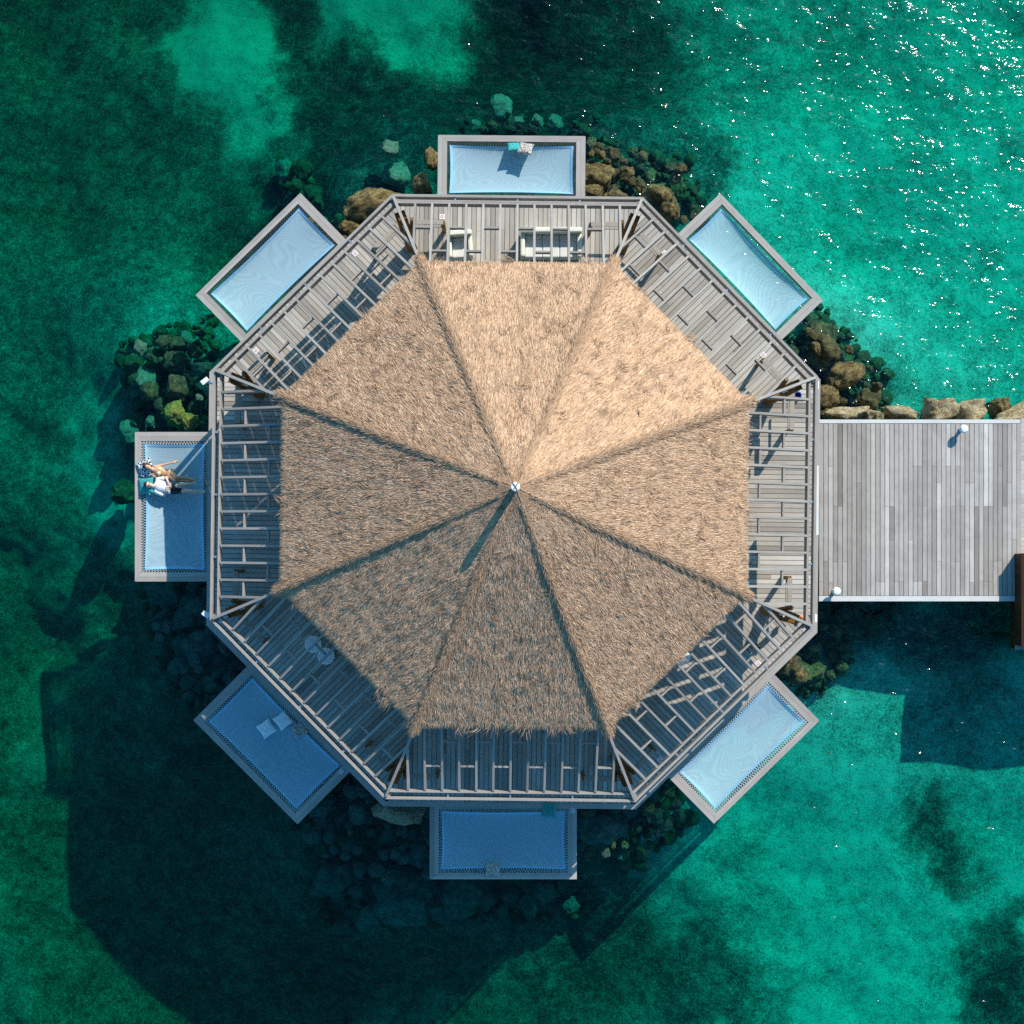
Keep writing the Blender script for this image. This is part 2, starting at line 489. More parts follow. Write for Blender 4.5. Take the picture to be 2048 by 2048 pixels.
def sea_floor():
    inner = np.linspace(-25, 25, 421)
    outer = np.array([27, 30, 34, 40, 50, 70, 110, 200.0])
    ax = np.concatenate([-outer[::-1], inner, outer])
    X, Y = np.meshgrid(ax, ax, indexing='xy')
    Z = floor_z(X, Y)
    sZ = (D + DECK - Z) / F
    px, py = NX + X / sZ, NY - Y / sZ
    # break the outlines of the patches with noise
    px = px + (fbm(X * 0.6, Y * 0.6, 5, 21) - 0.5) * 150
    py = py + (fbm(X * 0.6, Y * 0.6, 5, 43) - 0.5) * 150
    num, den = np.full_like(X, 0.42 * 0.05), np.full_like(X, 0.05)
    for a, b, rx, ry, ro, v, wg in SAND_SHADE:
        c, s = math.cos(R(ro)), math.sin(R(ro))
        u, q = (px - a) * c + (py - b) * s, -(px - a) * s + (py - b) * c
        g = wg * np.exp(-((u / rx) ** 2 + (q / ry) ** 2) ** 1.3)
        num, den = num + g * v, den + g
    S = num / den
    # clumpy weed and rubble
    cl = fbm(X * 0.9, Y * 0.9, 5, 5)
    S = np.clip(S * (0.75 + 0.5 * cl) + (fbm(X * 2.6, Y * 2.6, 4, 9) - 0.5) * 0.26, 0.02, 1)
    n = len(ax)
    me = bpy.data.meshes.new("sea_floor")
    vs = np.stack([X, Y, Z], -1).reshape(-1, 3)
    i = np.arange(n * n).reshape(n, n)
    fs = np.stack([i[:-1, :-1], i[:-1, 1:], i[1:, 1:], i[1:, :-1]], -1).reshape(-1, 4)
    me.vertices.add(len(vs)); me.vertices.foreach_set("co", vs.astype(np.float32).ravel())
    me.loops.add(fs.size); me.loops.foreach_set("vertex_index", fs.ravel().astype(np.int32))
    me.polygons.add(len(fs)); me.polygons.foreach_set("loop_start", np.arange(0, fs.size, 4, dtype=np.int32))
    me.update(); me.validate()
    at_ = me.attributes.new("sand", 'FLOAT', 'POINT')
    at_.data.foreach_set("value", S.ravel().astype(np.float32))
    me.polygons.foreach_set("use_smooth", [True] * len(me.polygons))
    m, nt, out = new_mat("sand_and_seagrass")
    p = N(nt, "BsdfPrincipled", i_Roughness=0.95)
    p.inputs["Specular IOR Level"].default_value = 0.0
    a = N(nt, "Attribute", attribute_name="sand")
    tc = N(nt, "TexCoord")
    n1 = N(nt, "TexNoise", i_Scale=3.2, i_Detail=9.0, i_Roughness=0.72, i_Distortion=0.6)
    n2 = N(nt, "TexNoise", i_Scale=17.0, i_Detail=6.0, i_Roughness=0.8, i_Distortion=1.2)
    n3 = N(nt, "TexNoise", i_Scale=1.0, i_Detail=6.0, i_Roughness=0.6)
    for q in (n1, n2, n3): nt.links.new(tc.outputs["Object"], q.inputs["Vector"])
    vo = N(nt, "TexVoronoi", i_Scale=5.0)
    vm = N(nt, "VectorMath", operation='ADD')
    vs_ = N(nt, "VectorMath", operation='SCALE'); vs_.inputs["Scale"].default_value = 0.35
    nt.links.new(n2.outputs["Color"], vs_.inputs[0])
    nt.links.new(tc.outputs["Object"], vm.inputs[0]); nt.links.new(vs_.outputs[0], vm.inputs[1])
    nt.links.new(vm.outputs[0], vo.inputs["Vector"])
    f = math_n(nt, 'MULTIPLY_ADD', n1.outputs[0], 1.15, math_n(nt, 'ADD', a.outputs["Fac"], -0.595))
    f = math_n(nt, 'MULTIPLY_ADD', math_n(nt, 'SUBTRACT', n2.outputs[0], 0.5), 2.7, f)  # fine grain partly imitates the light network of waves, as colour
    f = math_n(nt, 'MULTIPLY_ADD', math_n(nt, 'SUBTRACT', n3.outputs[0], 0.5), 0.25, f)
    f = math_n(nt, 'MULTIPLY_ADD', ramp(nt, vo.outputs["Distance"], [(0.05, 0.0), (0.22, 1.0)]), 0.20, math_n(nt, 'ADD', f, -0.17))
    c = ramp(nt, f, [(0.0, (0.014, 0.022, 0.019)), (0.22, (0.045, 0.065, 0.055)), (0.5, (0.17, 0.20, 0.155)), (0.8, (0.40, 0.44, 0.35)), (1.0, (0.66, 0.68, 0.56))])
    nt.links.new(c, p.inputs["Base Color"])
    b = N(nt, "Bump", i_Strength=0.5, i_Distance=0.08)
    nt.links.new(f, b.inputs["Height"])
    nt.links.new(b.outputs[0], p.inputs["Normal"])
    nt.links.new(p.outputs[0], out.inputs[0])
    me.materials.append(m)
    o = bpy.data.objects.new("sea_floor", me)
    COL.objects.link(o)
    tag(o, "sand and seagrass sea floor under clear green water", "sea floor", kind="structure")


def water():
    m, nt, out = new_mat("clear_green_sea")
    tc = N(nt, "TexCoord")
    mp = N(nt, "Mapping")
    mp.inputs["Rotation"].default_value = (0, 0, R(-28))
    mp.inputs["Scale"].default_value = (0.55, 1.0, 1.0)
    nt.links.new(tc.outputs["Object"], mp.inputs[0])
    w1 = N(nt, "TexNoise", i_Scale=1.3, i_Detail=2.0, i_Roughness=0.5)
    w2 = N(nt, "TexNoise", i_Scale=4.8, i_Detail=2.0, i_Roughness=0.55, i_Distortion=0.3)
    for q in (w1, w2): nt.links.new(mp.outputs[0], q.inputs["Vector"])
    h = math_n(nt, 'MULTIPLY_ADD', w2.outputs[0], 0.36, w1.outputs[0])
    b = N(nt, "Bump", i_Strength=1.0, i_Distance=0.205)
    nt.links.new(h, b.inputs["Height"])
    lw = N(nt, "LayerWeight", i_Blend=0.5)          # Schlick reflectance, the same from above and below
    nt.links.new(b.outputs[0], lw.inputs["Normal"])
    fr = math_n(nt, 'MULTIPLY_ADD', math_n(nt, 'POWER', lw.outputs["Facing"], 5.0), 0.95, 0.021)
    tr = N(nt, "BsdfTransparent")
    gl = N(nt, "BsdfGlossy", i_Roughness=0.08)
    nt.links.new(b.outputs[0], gl.inputs["Normal"])
    mx = N(nt, "MixShader")
    nt.links.new(fr, mx.inputs[0])
    nt.links.new(tr.outputs[0], mx.inputs[1])
    nt.links.new(gl.outputs[0], mx.inputs[2])
    nt.links.new(mx.outputs[0], out.inputs["Surface"])
    va = N(nt, "VolumeAbsorption")
    va.inputs["Color"].default_value = (0.05, 0.918, 0.880, 1)
    va.inputs["Density"].default_value = 1.0
    nt.links.new(va.outputs[0], out.inputs["Volume"])
    mb = MB()
    s = 190
    mb.prism([(-s, -s, 0), (s, -s, 0), (s, s, 0), (-s, s, 0)], 12.0)
    o = mb.build("water", m, weld=True)
    tag(o, "clear turquoise and deep green sea with sun glints", "sea", kind="structure")


sea_floor()
water()

# ------------------------------------------------------------------ pavilion
CX, CY, ROT = 0.25, 2.02, R(-0.7)
T8 = math.tan(math.pi / 8)
PAV = empty("thatched_pavilion", (CX, CY, DECK), ROT)
tag(PAV, "octagonal thatched pavilion on a timber deck over the sea", "pavilion")


def side(k):
    th = math.pi / 2 + ROT - k * math.pi / 4          # 0 = N, 1 = NE, 2 = E ...
    return Vector((math.cos(th), math.sin(th), 0)), Vector((math.sin(th), -math.cos(th), 0))


def sp(k, u, a, h=0.0):
    n, t = side(k)
    return Vector((CX, CY, DECK + h)) + n * a + t * u      # u grows clockwise


A_IN, A_OUT, A_EAVE, A_DECK = 8.26, 8.46, 6.50, 9.12
H_BEAM, SKIRT = 2.42, 0.40
H_EAVE = H_BEAM + (A_IN - A_EAVE) * SKIRT
PITCH = 0.53


def skirt_h(a):
    return H_BEAM + (A_IN - a) * SKIRT


# deck
for k in range(8):
    mb = MB()
    step = 0.142
    amax, amin = A_DECK - 0.16, 2.6
    n = int(amax * T8 / step) + 1
    for i in range(-n, n + 1):
        u0, u1 = (i - 0.5) * step + 0.007, (i + 0.5) * step - 0.007
        lim = amax * T8
        u0c, u1c = max(u0, -lim), min(u1, lim)
        if u1c - u0c < 0.01: continue
        b0, b1 = max(amin, abs(u0c) / T8 + 0.003), max(amin, abs(u1c) / T8 + 0.003)
        if b0 > amax or b1 > amax: continue
        # one or two lengths of board
        cut = random.choice([None, random.uniform(6.8, 8.2)]) if amax - max(b0, b1) > 2.4 else None
        spans = [(None, amax)] if cut is None else [(None, cut - 0.003), (cut + 0.003, amax)]
        for lo, hi in spans:
            l0, l1 = (b0, b1) if lo is None else (lo, lo)
            dz = random.uniform(-.0015, .0015)
            pts = [sp(k, u0c, l0, dz), sp(k, u0c, hi, dz), sp(k, u1c, hi, dz), sp(k, u1c, l1, dz)]
            mb.prism(pts[::-1], 0.03, min(1, max(0, random.gauss(0.5, 0.17))), along=side(k)[0], uo=random.random() * 40)
    mb.build("deck_boards", M["deck"], PAV)
    mb = MB()
    a0, a1 = A_DECK - 0.155, A_DECK
    pts = [sp(k, -a0 * T8, a0, .002), sp(k, -a1 * T8, a1, .002), sp(k, a1 * T8, a1, .002), sp(k, a0 * T8, a0, .002)]
    mb.prism(pts[::-1], 0.04, 0.55, along=side(k)[1])
    mb.build("deck_border", M["frame"], PAV)
    mb = MB()
    a0, a1 = A_DECK - 0.06, A_DECK - 0.005
    pts = [sp(k, -a0 * T8, a0, -.042), sp(k, -a1 * T8, a1, -.042), sp(k, a1 * T8, a1, -.042), sp(k, a0 * T8, a0, -.042)]
    mb.prism(pts[::-1], 0.3, 0.2, along=side(k)[1])
    mb.build("deck_fascia", M["beam"], PAV)
mb = MB()
mb.prism([sp(k, -A_DECK * .985 * T8, A_DECK * .985, -.045) for k in range(8)][::-1], 0.12, 0.3)
mb.build("deck_subfloor", M["darkwood"], PAV)
mb = MB()
mb.prism([sp(k, -2.62 * T8, 2.62, .001) for k in range(8)][::-1], 0.04, 0.4)
mb.build("inner_floor", M["deck"], PAV)
for k in range(8):
    for a, u in ((8.7, -2.4), (8.7, 2.4), (5.2, 0.0)):
        p = sp(k, u, a)
        zf = float(floor_z(p.x, p.y))
        mb = MB()
        mb.cyl((p.x, p.y, zf - .4), (p.x, p.y, DECK - .17), 0.14)
        mb.build("pile", M["pile"], PAV, smooth=False)

# roof frame: ring beams, outer rail, brackets, hips, rafters, blocking
for k in range(8):
    mb = MB()
    a1, a0 = A_IN + .03, A_IN - .03
    mb.prism([sp(k, -a0 * T8, a0, H_BEAM), sp(k, -a1 * T8, a1, H_BEAM), sp(k, a1 * T8, a1, H_BEAM), sp(k, a0 * T8, a0, H_BEAM)][::-1], 0.34, 0.6, along=side(k)[1])
    mb.build("eave_beam", M["beam"], PAV)
    mb = MB()
    a1, a0 = A_OUT + .035, A_OUT - .035
    z = H_BEAM - .03
    mb.prism([sp(k, -a0 * T8, a0, z), sp(k, -a1 * T8, a1, z), sp(k, a1 * T8, a1, z), sp(k, a0 * T8, a0, z)][::-1], 0.30, 0.6, along=side(k)[1])
    mb.build("fascia_rail", M["beam"], PAV)
    for u in (-1.75, 0.0, 1.75):
        mb = MB()
        mb.beam(sp(k, u, A_IN + .03, H_BEAM - .06), sp(k, u, A_OUT - .035, H_BEAM - .06), 0.05, 0.05, .8)
        mb.build("bracket", M["grey_metal"], PAV)
    # corner between side k and k+1
    n1, n2 = side(k)[0], side((k + 1) % 8)[0]
    hd = (n1 + n2).normalized()
    c = Vector((CX, CY, DECK))
    CS = math.cos(math.pi / 8)
    def hp(r, h): return c + hd * r + Vector((0, 0, h))
    mb = MB()
    mb.beam(hp(A_OUT / CS - .05, H_BEAM + .03), hp(6.2 / CS, skirt_h(6.2) + .03), 0.075, 0.34, .65)
    mb.build("hip_rafter", M["beam"], PAV)
    mb = MB()
    mb.box(hp((A_IN + A_OUT) / 2 / CS, H_BEAM - .17), 0.26, 0.20, 0.20, math.atan2(hd.y, hd.x), .3)
    mb.build("corner_block", M["beam"], PAV)
    # rafters
    pr = None
    for i in range(-6, 7):
        u = i * 0.478
        aend = max(6.25, abs(u) / T8 + .05)
        mb = MB()
        mb.beam(sp(k, u, A_IN - .03, skirt_h(A_IN - .03) + .012), sp(k, u, aend, skirt_h(aend) + .012), 0.062, 0.31, min(1, max(0, random.gauss(.55, .13))))
        mb.build("rafter" if abs(i) < 6 else "jack_rafter", M["beam"], PAV)
    for i in range(12):
        u = (i - 5.5) * 0.478
        a = 7.50 if i % 2 == 0 else 6.78
        if abs(u) + .24 > a * T8 - .05: continue
        mb = MB()
        mb.beam(sp(k, u - .207, a, skirt_h(a) - .01), sp(k, u + .207, a, skirt_h(a) - .01), 0.05, 0.20, .55)
        mb.build("blocking", M["beam"], PAV)
    # corner post, with a little wall lamp
    q = hp(8.60, 0)
    mb = MB()
    rz = math.atan2(hd.y, hd.x)
    tan = Vector((-hd.y, hd.x, 0))
    mb.beam(hp(8.32, 0.003), hp(8.74, H_BEAM - .32), 0.30, 0.26, .5, up=hd)
    mb.beam(hp(8.60, 1.35), hp(7.75, skirt_h(7.75) - .32), 0.12, 0.12, .4)
    for s_ in (-1, 1):
        mb.beam(hp(8.36, .02) + tan * s_ * .02, hp(8.62, 1.5) + tan * s_ * .30, .10, .10, .35, up=hd)
    post = mb.build("corner_post", M["brown"], PAV)
    mb = MB()
    lp = hp(8.42, 1.75)
    mb.box(lp, 0.09, 0.12, 0.10, rz)
    mb.cyl(lp - hd * .04 + Vector((0, 0, .0)), lp - hd * .15 + Vector((0, 0, -.05)), .045, .05, 12)
    mb.build("wall_lamp", M["white"], post)
    # railings beside the opening to the net
    for s in (-1, 1):
        if k == 2: pass
        u0, u1 = s * 2.15, s * (8.06 * T8 - .12)
        mb = MB()
        a = 8.06
        mb.beam(sp(k, u0, a, 1.08), sp(k, u1, a, 1.08), 0.13, 0.045, .35)
        rl = mb.build("railing", M["deck"], PAV)
        mb = MB()
        mb.beam(sp(k, u0, a, .60), sp(k, u1, a, .60), 0.04, 0.06, .3)
        mb.build("mid_rail", M["deck"], rl)
        mb = MB()
        mb.box(sp(k, u0, a, .51), .11, .11, 1.02, math.atan2(side(k)[0].y, side(k)[0].x), .5)
        mb.build("rail_post", M["brown"], rl)

# flood lamps outside four corners
for k, dx in ((7, 1), (5, 1), (1, -1), (2, 1)):
    n1, n2 = side(k % 8)[0], side((k + 1) % 8)[0]
for px, py, ang in ((410, 762, 52), (412, 1229, -50), (1632.5, 770, 0), (1629, 1236, 0)):
    p = at(px, py, 2.05)
    c = Vector((CX, CY, p.z))
    d = (p - c).normalized()
    mb = MB()
    fl = Matrix.Rotation(R(ang), 3, 'Z')
    mb.box(p, 0.13, 0.22, 0.09, R(-ang))
    mb.beam(p - d * .02, p - d * .30 , .05, .04)
    mb.build("floodlight", M["white"], PAV)
# white lintel board above the way in from the pier
mb = MB()
mb.beam(at(1635, 931, 2.0), at(1635, 1070, 2.0), .075, .22, .9)
mb.beam(at(1635, 1003, 1.98), sp(2, -0.1, A_OUT, 1.98), .03, .03, .9)
mb.build("lintel_board", M["paint"], PAV)

# ---- thatch
APEX_H = H_EAVE + 0.36 + (A_EAVE + .12) * PITCH


def roof_h(a):
    t = np.clip(a / (A_EAVE + .12), 0, 1.2)
    return APEX_H - a * PITCH + 0.03 * np.sin(np.pi * np.clip(t, 0, 1))


def thatch():
    mb = MB()
    rings = np.linspace(0.05, A_EAVE - .31, 9)
    for k in range(8):
        for r0, r1 in zip(rings[:-1], rings[1:]):
            mb.face([sp(k, -r0 * T8, r0, roof_h(r0) - .06), sp(k, -r1 * T8, r1, roof_h(r1) - .06), sp(k, r1 * T8, r1, roof_h(r1) - .06), sp(k, r0 * T8, r0, roof_h(r0) - .06)][::-1])
        a = A_EAVE - .31
        h = float(roof_h(a)) - .06
        mb.face([sp(k, -a * T8, a, h), sp(k, -a * T8, a, h - .42), sp(k, a * T8, a, h - .42), sp(k, a * T8, a, h)])
    for k in range(8):
        a, b = A_EAVE - .31, 0.05
        mb.face([sp(k, -a * T8, a, roof_h(a) - .48), sp(k, -b * T8, b, roof_h(b) - .4), sp(k, b * T8, b, roof_h(b) - .4), sp(k, a * T8, a, roof_h(a) - .48)][::-1])
    mb.build("thatch_bed", M["thatchbase"], PAV, weld=True)

    PAL = np.array([(0.76, 0.59, 0.45), (0.68, 0.51, 0.38), (0.58, 0.42, 0.31), (0.47, 0.33, 0.24), (0.34, 0.23, 0.165), (0.83, 0.68, 0.56), (0.20, 0.13, 0.09), (0.62, 0.43, 0.33)])
    PW = np.array([.2, .2, .18, .13, .09, .1, .03, .07])

    def strands(name, k_arr, u, a, yaw, length, width, lift, roll, colour, sink=0.03):
        """flat tapered straws, root up-slope, tip down-slope"""
        n = len(u)
        nn = np.array([side(k)[0] for k in range(8)])[k_arr]
        tt = np.array([side(k)[1] for k in range(8)])[k_arr]
        root = np.array([CX, CY, 0.0]) + nn * a[:, None] + tt * u[:, None]
        rh = roof_h(a)
        root[:, 2] = DECK + rh - sink
        eps = 0.02
        slope = (roof_h(a + eps) - rh) / eps
        dn = nn.copy(); dn[:, 2] = slope
        dn /= np.linalg.norm(dn, axis=1)[:, None]
        up = np.cross(tt, dn); up /= np.linalg.norm(up, axis=1)[:, None]
        up *= np.sign(up[:, 2:3])
        d = dn * np.cos(yaw)[:, None] + tt * np.sin(yaw)[:, None]
        s = np.cross(d, up)
        sr = s * np.cos(roll)[:, None] + up * np.sin(roll)[:, None]
        L = length[:, None]
        mid = root + d * L * .55 + up * (lift * .75 + sink)[:, None]
        tip = root + d * L + up * (lift + sink * .6)[:, None]
        wv = sr * (width / 2)[:, None]
        V = np.stack([root - wv, root + wv, mid + wv, mid - wv, tip + wv * .25, tip - wv * .25], 1).reshape(-1, 3)
        b = np.arange(n) * 6
        fs = np.stack([np.stack([b, b + 1, b + 2, b + 3], 1), np.stack([b + 3, b + 2, b + 4, b + 5], 1)], 1).reshape(-1, 4)
        me = bpy.data.meshes.new(name)
        me.vertices.add(len(V)); me.vertices.foreach_set("co", V.astype(np.float32).ravel())
        me.loops.add(fs.size); me.loops.foreach_set("vertex_index", fs.ravel().astype(np.int32))
        me.polygons.add(len(fs)); me.polygons.foreach_set("loop_start", np.arange(0, fs.size, 4, dtype=np.int32))
        me.update()
        c4 = np.ones((n, 6, 4), np.float32)
        c4[:, :, :3] = colour[:, None, :]
        ca = me.attributes.new("straw", 'FLOAT_COLOR', 'POINT')
        ca.data.foreach_set("color", c4.ravel())
        me.materials.append(M["thatch"])
        o = bpy.data.objects.new(name, me)
        COL.objects.link(o)
        adopt(o, PAV)
        return o

    def colours(n, x, y, seed):
        idx = rng.choice(len(PAL), n, p=PW / PW.sum())
        c = PAL[idx] * rng.uniform(.8, 1.12, n)[:, None] * np.array([0.95, 0.80, 0.65])
        return c

    n = 640000
    k = rng.integers(0, 8, n)
    a = A_EAVE * np.sqrt(rng.uniform(0.0006, 1, n)) - .30
    a = np.clip(a, .03, A_EAVE - .42)
    u = rng.uniform(-1, 1, n) * a * T8
    X, Y = a * np.cos(k * .785) - u * np.sin(k * .785), a * np.sin(k * .785) + u * np.cos(k * .785)
    tuft = fbm(u * 3.0 + k * 17.3, a * 2.2, 4, 77)
    fine = fbm(u * 9.0 + k * 31.1, a * 5.0, 3, 99)
    yaw = rng.normal(0, .12, n) + (tuft - .5) * .40
    length = rng.uniform(.11, .30, n) * np.clip(a / 1.2, .35, 1)
    width = rng.uniform(.006, .014, n) * np.clip(a / 1.0, .3, 1)
    wob = a + (fbm(u * 1.3 + k * 9.1, a * .7, 3, 31) - .5) * .35
    fl0 = fbm(u * .8 + k * 5.1, a * .8, 2, 12)
    course = (wob / .46) % 1.0                       # laid in courses parallel to the eave
    lift = (rng.uniform(.0, .03, n) + np.clip(fine - .45, 0, 1) * .07 + .005 * course ** 3 * (.4 + 1.2 * fl0)) * np.clip(a / 1.5, .3, 1)
    roll = rng.normal(0, .4, n)
    cols = colours(n, X, Y, 1)
    fl = fbm(u * 8.0 + k * 13.7, a * 3.6, 4, 55)
    cols = cols * np.clip(1.28 - 1.5 * np.clip(fl - .50, 0, 1) * 1.25, .55, 1.15)[:, None] * (.95 + .1 * course)[:, None]
    strands("thatch", k, u, a, yaw, length, width, lift, roll, cols)
    # unruly tufts that stick up
    nt_ = 420
    kk = rng.integers(0, 8, nt_); aa = A_EAVE * np.sqrt(rng.uniform(.03, .95, nt_)); uu = rng.uniform(-.95, .95, nt_) * aa * T8
    m = 14
    k = np.repeat(kk, m); a = np.repeat(aa, m) + rng.normal(0, .05, nt_ * m); u = np.repeat(uu, m) + rng.normal(0, .07, nt_ * m)
    yaw = np.repeat(rng.normal(0, .55, nt_), m) + rng.normal(0, .22, nt_ * m)
    n = nt_ * m
    strands("loose_straw", k, u, a, yaw, rng.uniform(.15, .38, n), rng.uniform(.007, .015, n), rng.uniform(.03, .11, n), rng.normal(0, .5, n), colours(n, 0, 0, 2) * .8)
    # hips: straw bundled along each ridge
    for kc in range(8):
        n = 9000
        r = rng.uniform(.02, 1, n) ** .75 * (A_EAVE - .15)
        sgn = rng.choice([-1, 1], n)
        kk = np.where(sgn > 0, kc, (kc + 1) % 8)
        off = np.abs(rng.normal(0, .075, n)) * np.clip(r / 2, .35, 1)
        u = sgn * (r * T8 - off)
        yaw = sgn * (math.pi / 8 * rng.uniform(.35, 1.25, n)) + rng.normal(0, .12, n)
        lift = .015 + .06 * np.exp(-(off / .09) ** 2) * np.clip(r / 2, .3, 1) + rng.uniform(0, .03, n) * np.clip(r / 2, .2, 1)
        strands("thatch_hip", kk, u, r, yaw, rng.uniform(.14, .32, n) * np.clip(r / 1.0, .4, 1), rng.uniform(.007, .015, n), lift, rng.normal(0, .5, n), colours(n, 0, 0, 3) * .9)
    # shaggy eave
    n = 46000
    k = rng.integers(0, 8, n)
    a = A_EAVE - rng.uniform(.31, .55, n)
    u = rng.uniform(-1, 1, n) * a * T8
    strands("eave_straw", k, u, a, rng.normal(0, .12, n), rng.uniform(.17, .25, n), rng.uniform(.007, .014, n), rng.uniform(-.04, .01, n), rng.normal(0, .5, n), colours(n, 0, 0, 4) * .85)


thatch()
# finial
fc = Vector((CX, CY, DECK + APEX_H))
mb = MB()
mb.lathe(fc, [(.0, -.35), (.09, -.35), (.095, .40), (.0, .40)], 16, .5)
fin = mb.build("finial", M["grey_metal"], PAV, smooth=False, weld=True)
mb = MB()
mb.lathe(fc, [(.0, .40), (.115, .40), (.115, .46), (.10, .475), (.0, .48)], 12)
mb.build("finial_cap", M["white"], fin, weld=True)
mb = MB()
for an in (57, 122):
    d = Vector((math.cos(R(an)), math.sin(R(an)), 0)) * .113
    mb.beam(fc + d + Vector((0, 0, .492)), fc - d + Vector((0, 0, .492)), .022, .02, .3)
mb.build("finial_batten", M["pile"], fin)

# ------------------------------------------------------------------ overwater nets
NETS = [  # outer edge from one corner to the other (photo pixels), which side, how it looks
    ("north", (876, 269), (1171.3, 271.6), 0, "sunlit blue hammock net in grey timber frame with two cushions against its outer edge"),
    ("ne", (1440.7, 386), (1646.4, 600.3), 1, "sunlit empty blue hammock net beside the sparkling turquoise water"),
    ("nw", (390.6, 589.5), (600.4, 385), 7, "sunlit empty blue hammock net beyond the yellow-brown rocks"),
    ("w", (269.2, 1163), (269.2, 863.7), 6, "half shaded blue hammock net with two people lying on it"),
    ("sw", (594.6, 1649), (386, 1440.7), 5, "shaded deep blue hammock net with two white pillows"),
    ("s", (1153.7, 1759), (859, 1759), 4, "shaded deep blue hammock net with a spotted cushion on its outer frame board"),
    ("se", (1639.4, 1441.4), (1428.4, 1648), 3, "sunlit empty blue hammock net below the pier over pale turquoise water")]
NETOBJ = {}
for key, p0, p1, k, label in NETS:
    a, b = at(*p0), at(*p1)
    if key == "north": pass
    n, _ = side(k)
    mid = (a + b) / 2
    t = (b - a); t.z = 0
    W = t.length; t.normalize()
    nrm = Vector((-t.y, t.x, 0))
    if nrm.dot(n) < 0: nrm, t = -nrm, -t
    dep = (mid - Vector((CX, CY, 0))).dot(nrm) - A_DECK + .0     # reach beyond the deck edge
    rz = math.atan2(t.y, t.x)
    root = empty("hammock_net", (mid.x, mid.y, DECK - .03), rz)
    tag(root, label, "hammock net", "hammock nets hung over the water around the pavilion deck")
    ly = 1 if (Matrix.Rotation(rz, 3, 'Z') @ Vector((0, 1, 0))).dot(nrm) > 0 else -1
    q = lambda x, y, z=0: Vector((mid.x, mid.y, DECK - .03 + z)) + t * x + nrm * (-y)   # y inward from outer edge
    # frame: two boards each side, one wide board on the front, mitred
    sd, fr = 0.275, 0.185
    h = W / 2
    half = sd / 2
    th = .17
    mb = MB()
    def quad(pts, along, tint):
        pts = [q(*p) for p in pts]
        nz = (pts[1] - pts[0]).cross(pts[2] - pts[0]).z
        mb.prism(pts if nz > 0 else pts[::-1], th, tint, along=along, uo=random.random() * 30)
    for s in (-1, 1):
        for j in range(2):
            o0, o1 = h - j * half - (.004 if j else 0), h - (j + 1) * half
            f0 = fr * j / 2 * 1.0
            quad([(s * o0, fr * (h - o0) / sd + .002), (s * o0, dep + .02), (s * o1, dep + .02), (s * o1, fr * (h - o1) / sd + .002)], nrm, random.gauss(.55, .12))
    for j in range(2):
        y0, y1 = fr * j / 2 + (.003 if j else 0), fr * (j + 1) / 2
        x0, x1 = h - sd * y0 / fr - .003, h - sd * y1 / fr - .003
        quad([(-x0, y0), (x0, y0), (x1, y1), (-x1, y1)], t, random.gauss(.58, .1))
    quad([(-h + sd, dep - .05), (h - sd, dep - .05), (h - sd, dep + .02), (-h + sd, dep + .02)], t, .4)
    mb.build("frame", M["frame"], root)
    # net membrane
    gx0, gx1 = -h + sd + .075, h - sd - .075
    gy0, gy1 = fr + .105, dep - .11
    nxn, nyn = 56, 28
    sag = 0.16
    def surf(fx, fy):
        # scalloped sides, sagging belly
        e = 4 * fx * (1 - fx)
        g = 4 * fy * (1 - fy)
        x = gx0 + (gx1 - gx0) * fx
        y = gy0 + (gy1 - gy0) * fy
        x += (0.5 - fx) * 2 * .028 * g
        y += (0.5 - fy) * 2 * .04 * e
        z = -.03 - sag * (e ** .6) * (g ** .6)
        if key == "w":
            z -= .10 * math.exp(-((fx - FXW) / .22) ** 2) * (g ** .5)
        return (x, y, z)
    FXW = .62
    mb = MB()
    for i in range(nxn):
        for j in range(nyn):
            pts = [q(*surf(i / nxn, j / nyn)), q(*surf((i + 1) / nxn, j / nyn)), q(*surf((i + 1) / nxn, (j + 1) / nyn)), q(*surf(i / nxn, (j + 1) / nyn))]
            mb.face(pts)
    no = mb.build("net", M["net"], root, smooth=True)
    # webbing band along the rim, a little above the net
    mb = MB()
    bw = .035
    seg = 60
    def rim(f):        # 0..4 around
        s_, r_ = int(f) % 4, f - int(f)
        return [(r_, 0), (1, r_), (1 - r_, 1), (0, 1 - r_)][s_]
    inn = lambda fx, fy: (fx + (.5 - fx) * 2 * bw * .55, fy + (.5 - fy) * 2 * bw)
    for i in range(seg * 4):
        f0, f1 = i / seg, (i + 1) / seg
        A, B = rim(f0), rim(f1 if f1 < 4 else 0.0)
        sid = i // seg
        def off(P):
            fx, fy = P
            return (min(max(fx, bw * .55), 1 - bw * .55), min(max(fy, bw), 1 - bw))
        pA, pB = surf(*A), surf(*B)
        iA, iB = surf(*off(A)), surf(*off(B))
        if (Vector(iA) - Vector(pA)).length < 1e-4: continue
        up = lambda p, z: q(p[0], p[1], p[2] + z)
        mb.face([up(pA, .014), up(pB, .014), up(iB, .010), up(iA, .010)])
    mb.build("webbing_band", M["band"], root)
    # lacing: a zigzag between the band and the frame
    mb = MB()
    def lace(pa, pb, fa, fb, cnt):
        prev = None
        for i in range(cnt + 1):
            f = i / cnt
            if i % 2 == 0:
                p = surf(*(pa[0] + (pb[0] - pa[0]) * f, pa[1] + (pb[1] - pa[1]) * f))
                p = q(p[0], p[1], p[2] + .02)
            else:
                p = q(fa[0] + (fb[0] - fa[0]) * f, fa[1] + (fb[1] - fa[1]) * f, -.02)
            if prev is not None:
                mb.cyl(prev, p, .0065, n=4, caps=False)
            prev = p
    fx = h - sd + .0
    lace((0, 0), (1, 0), (-fx, fr), (fx, fr), 96)
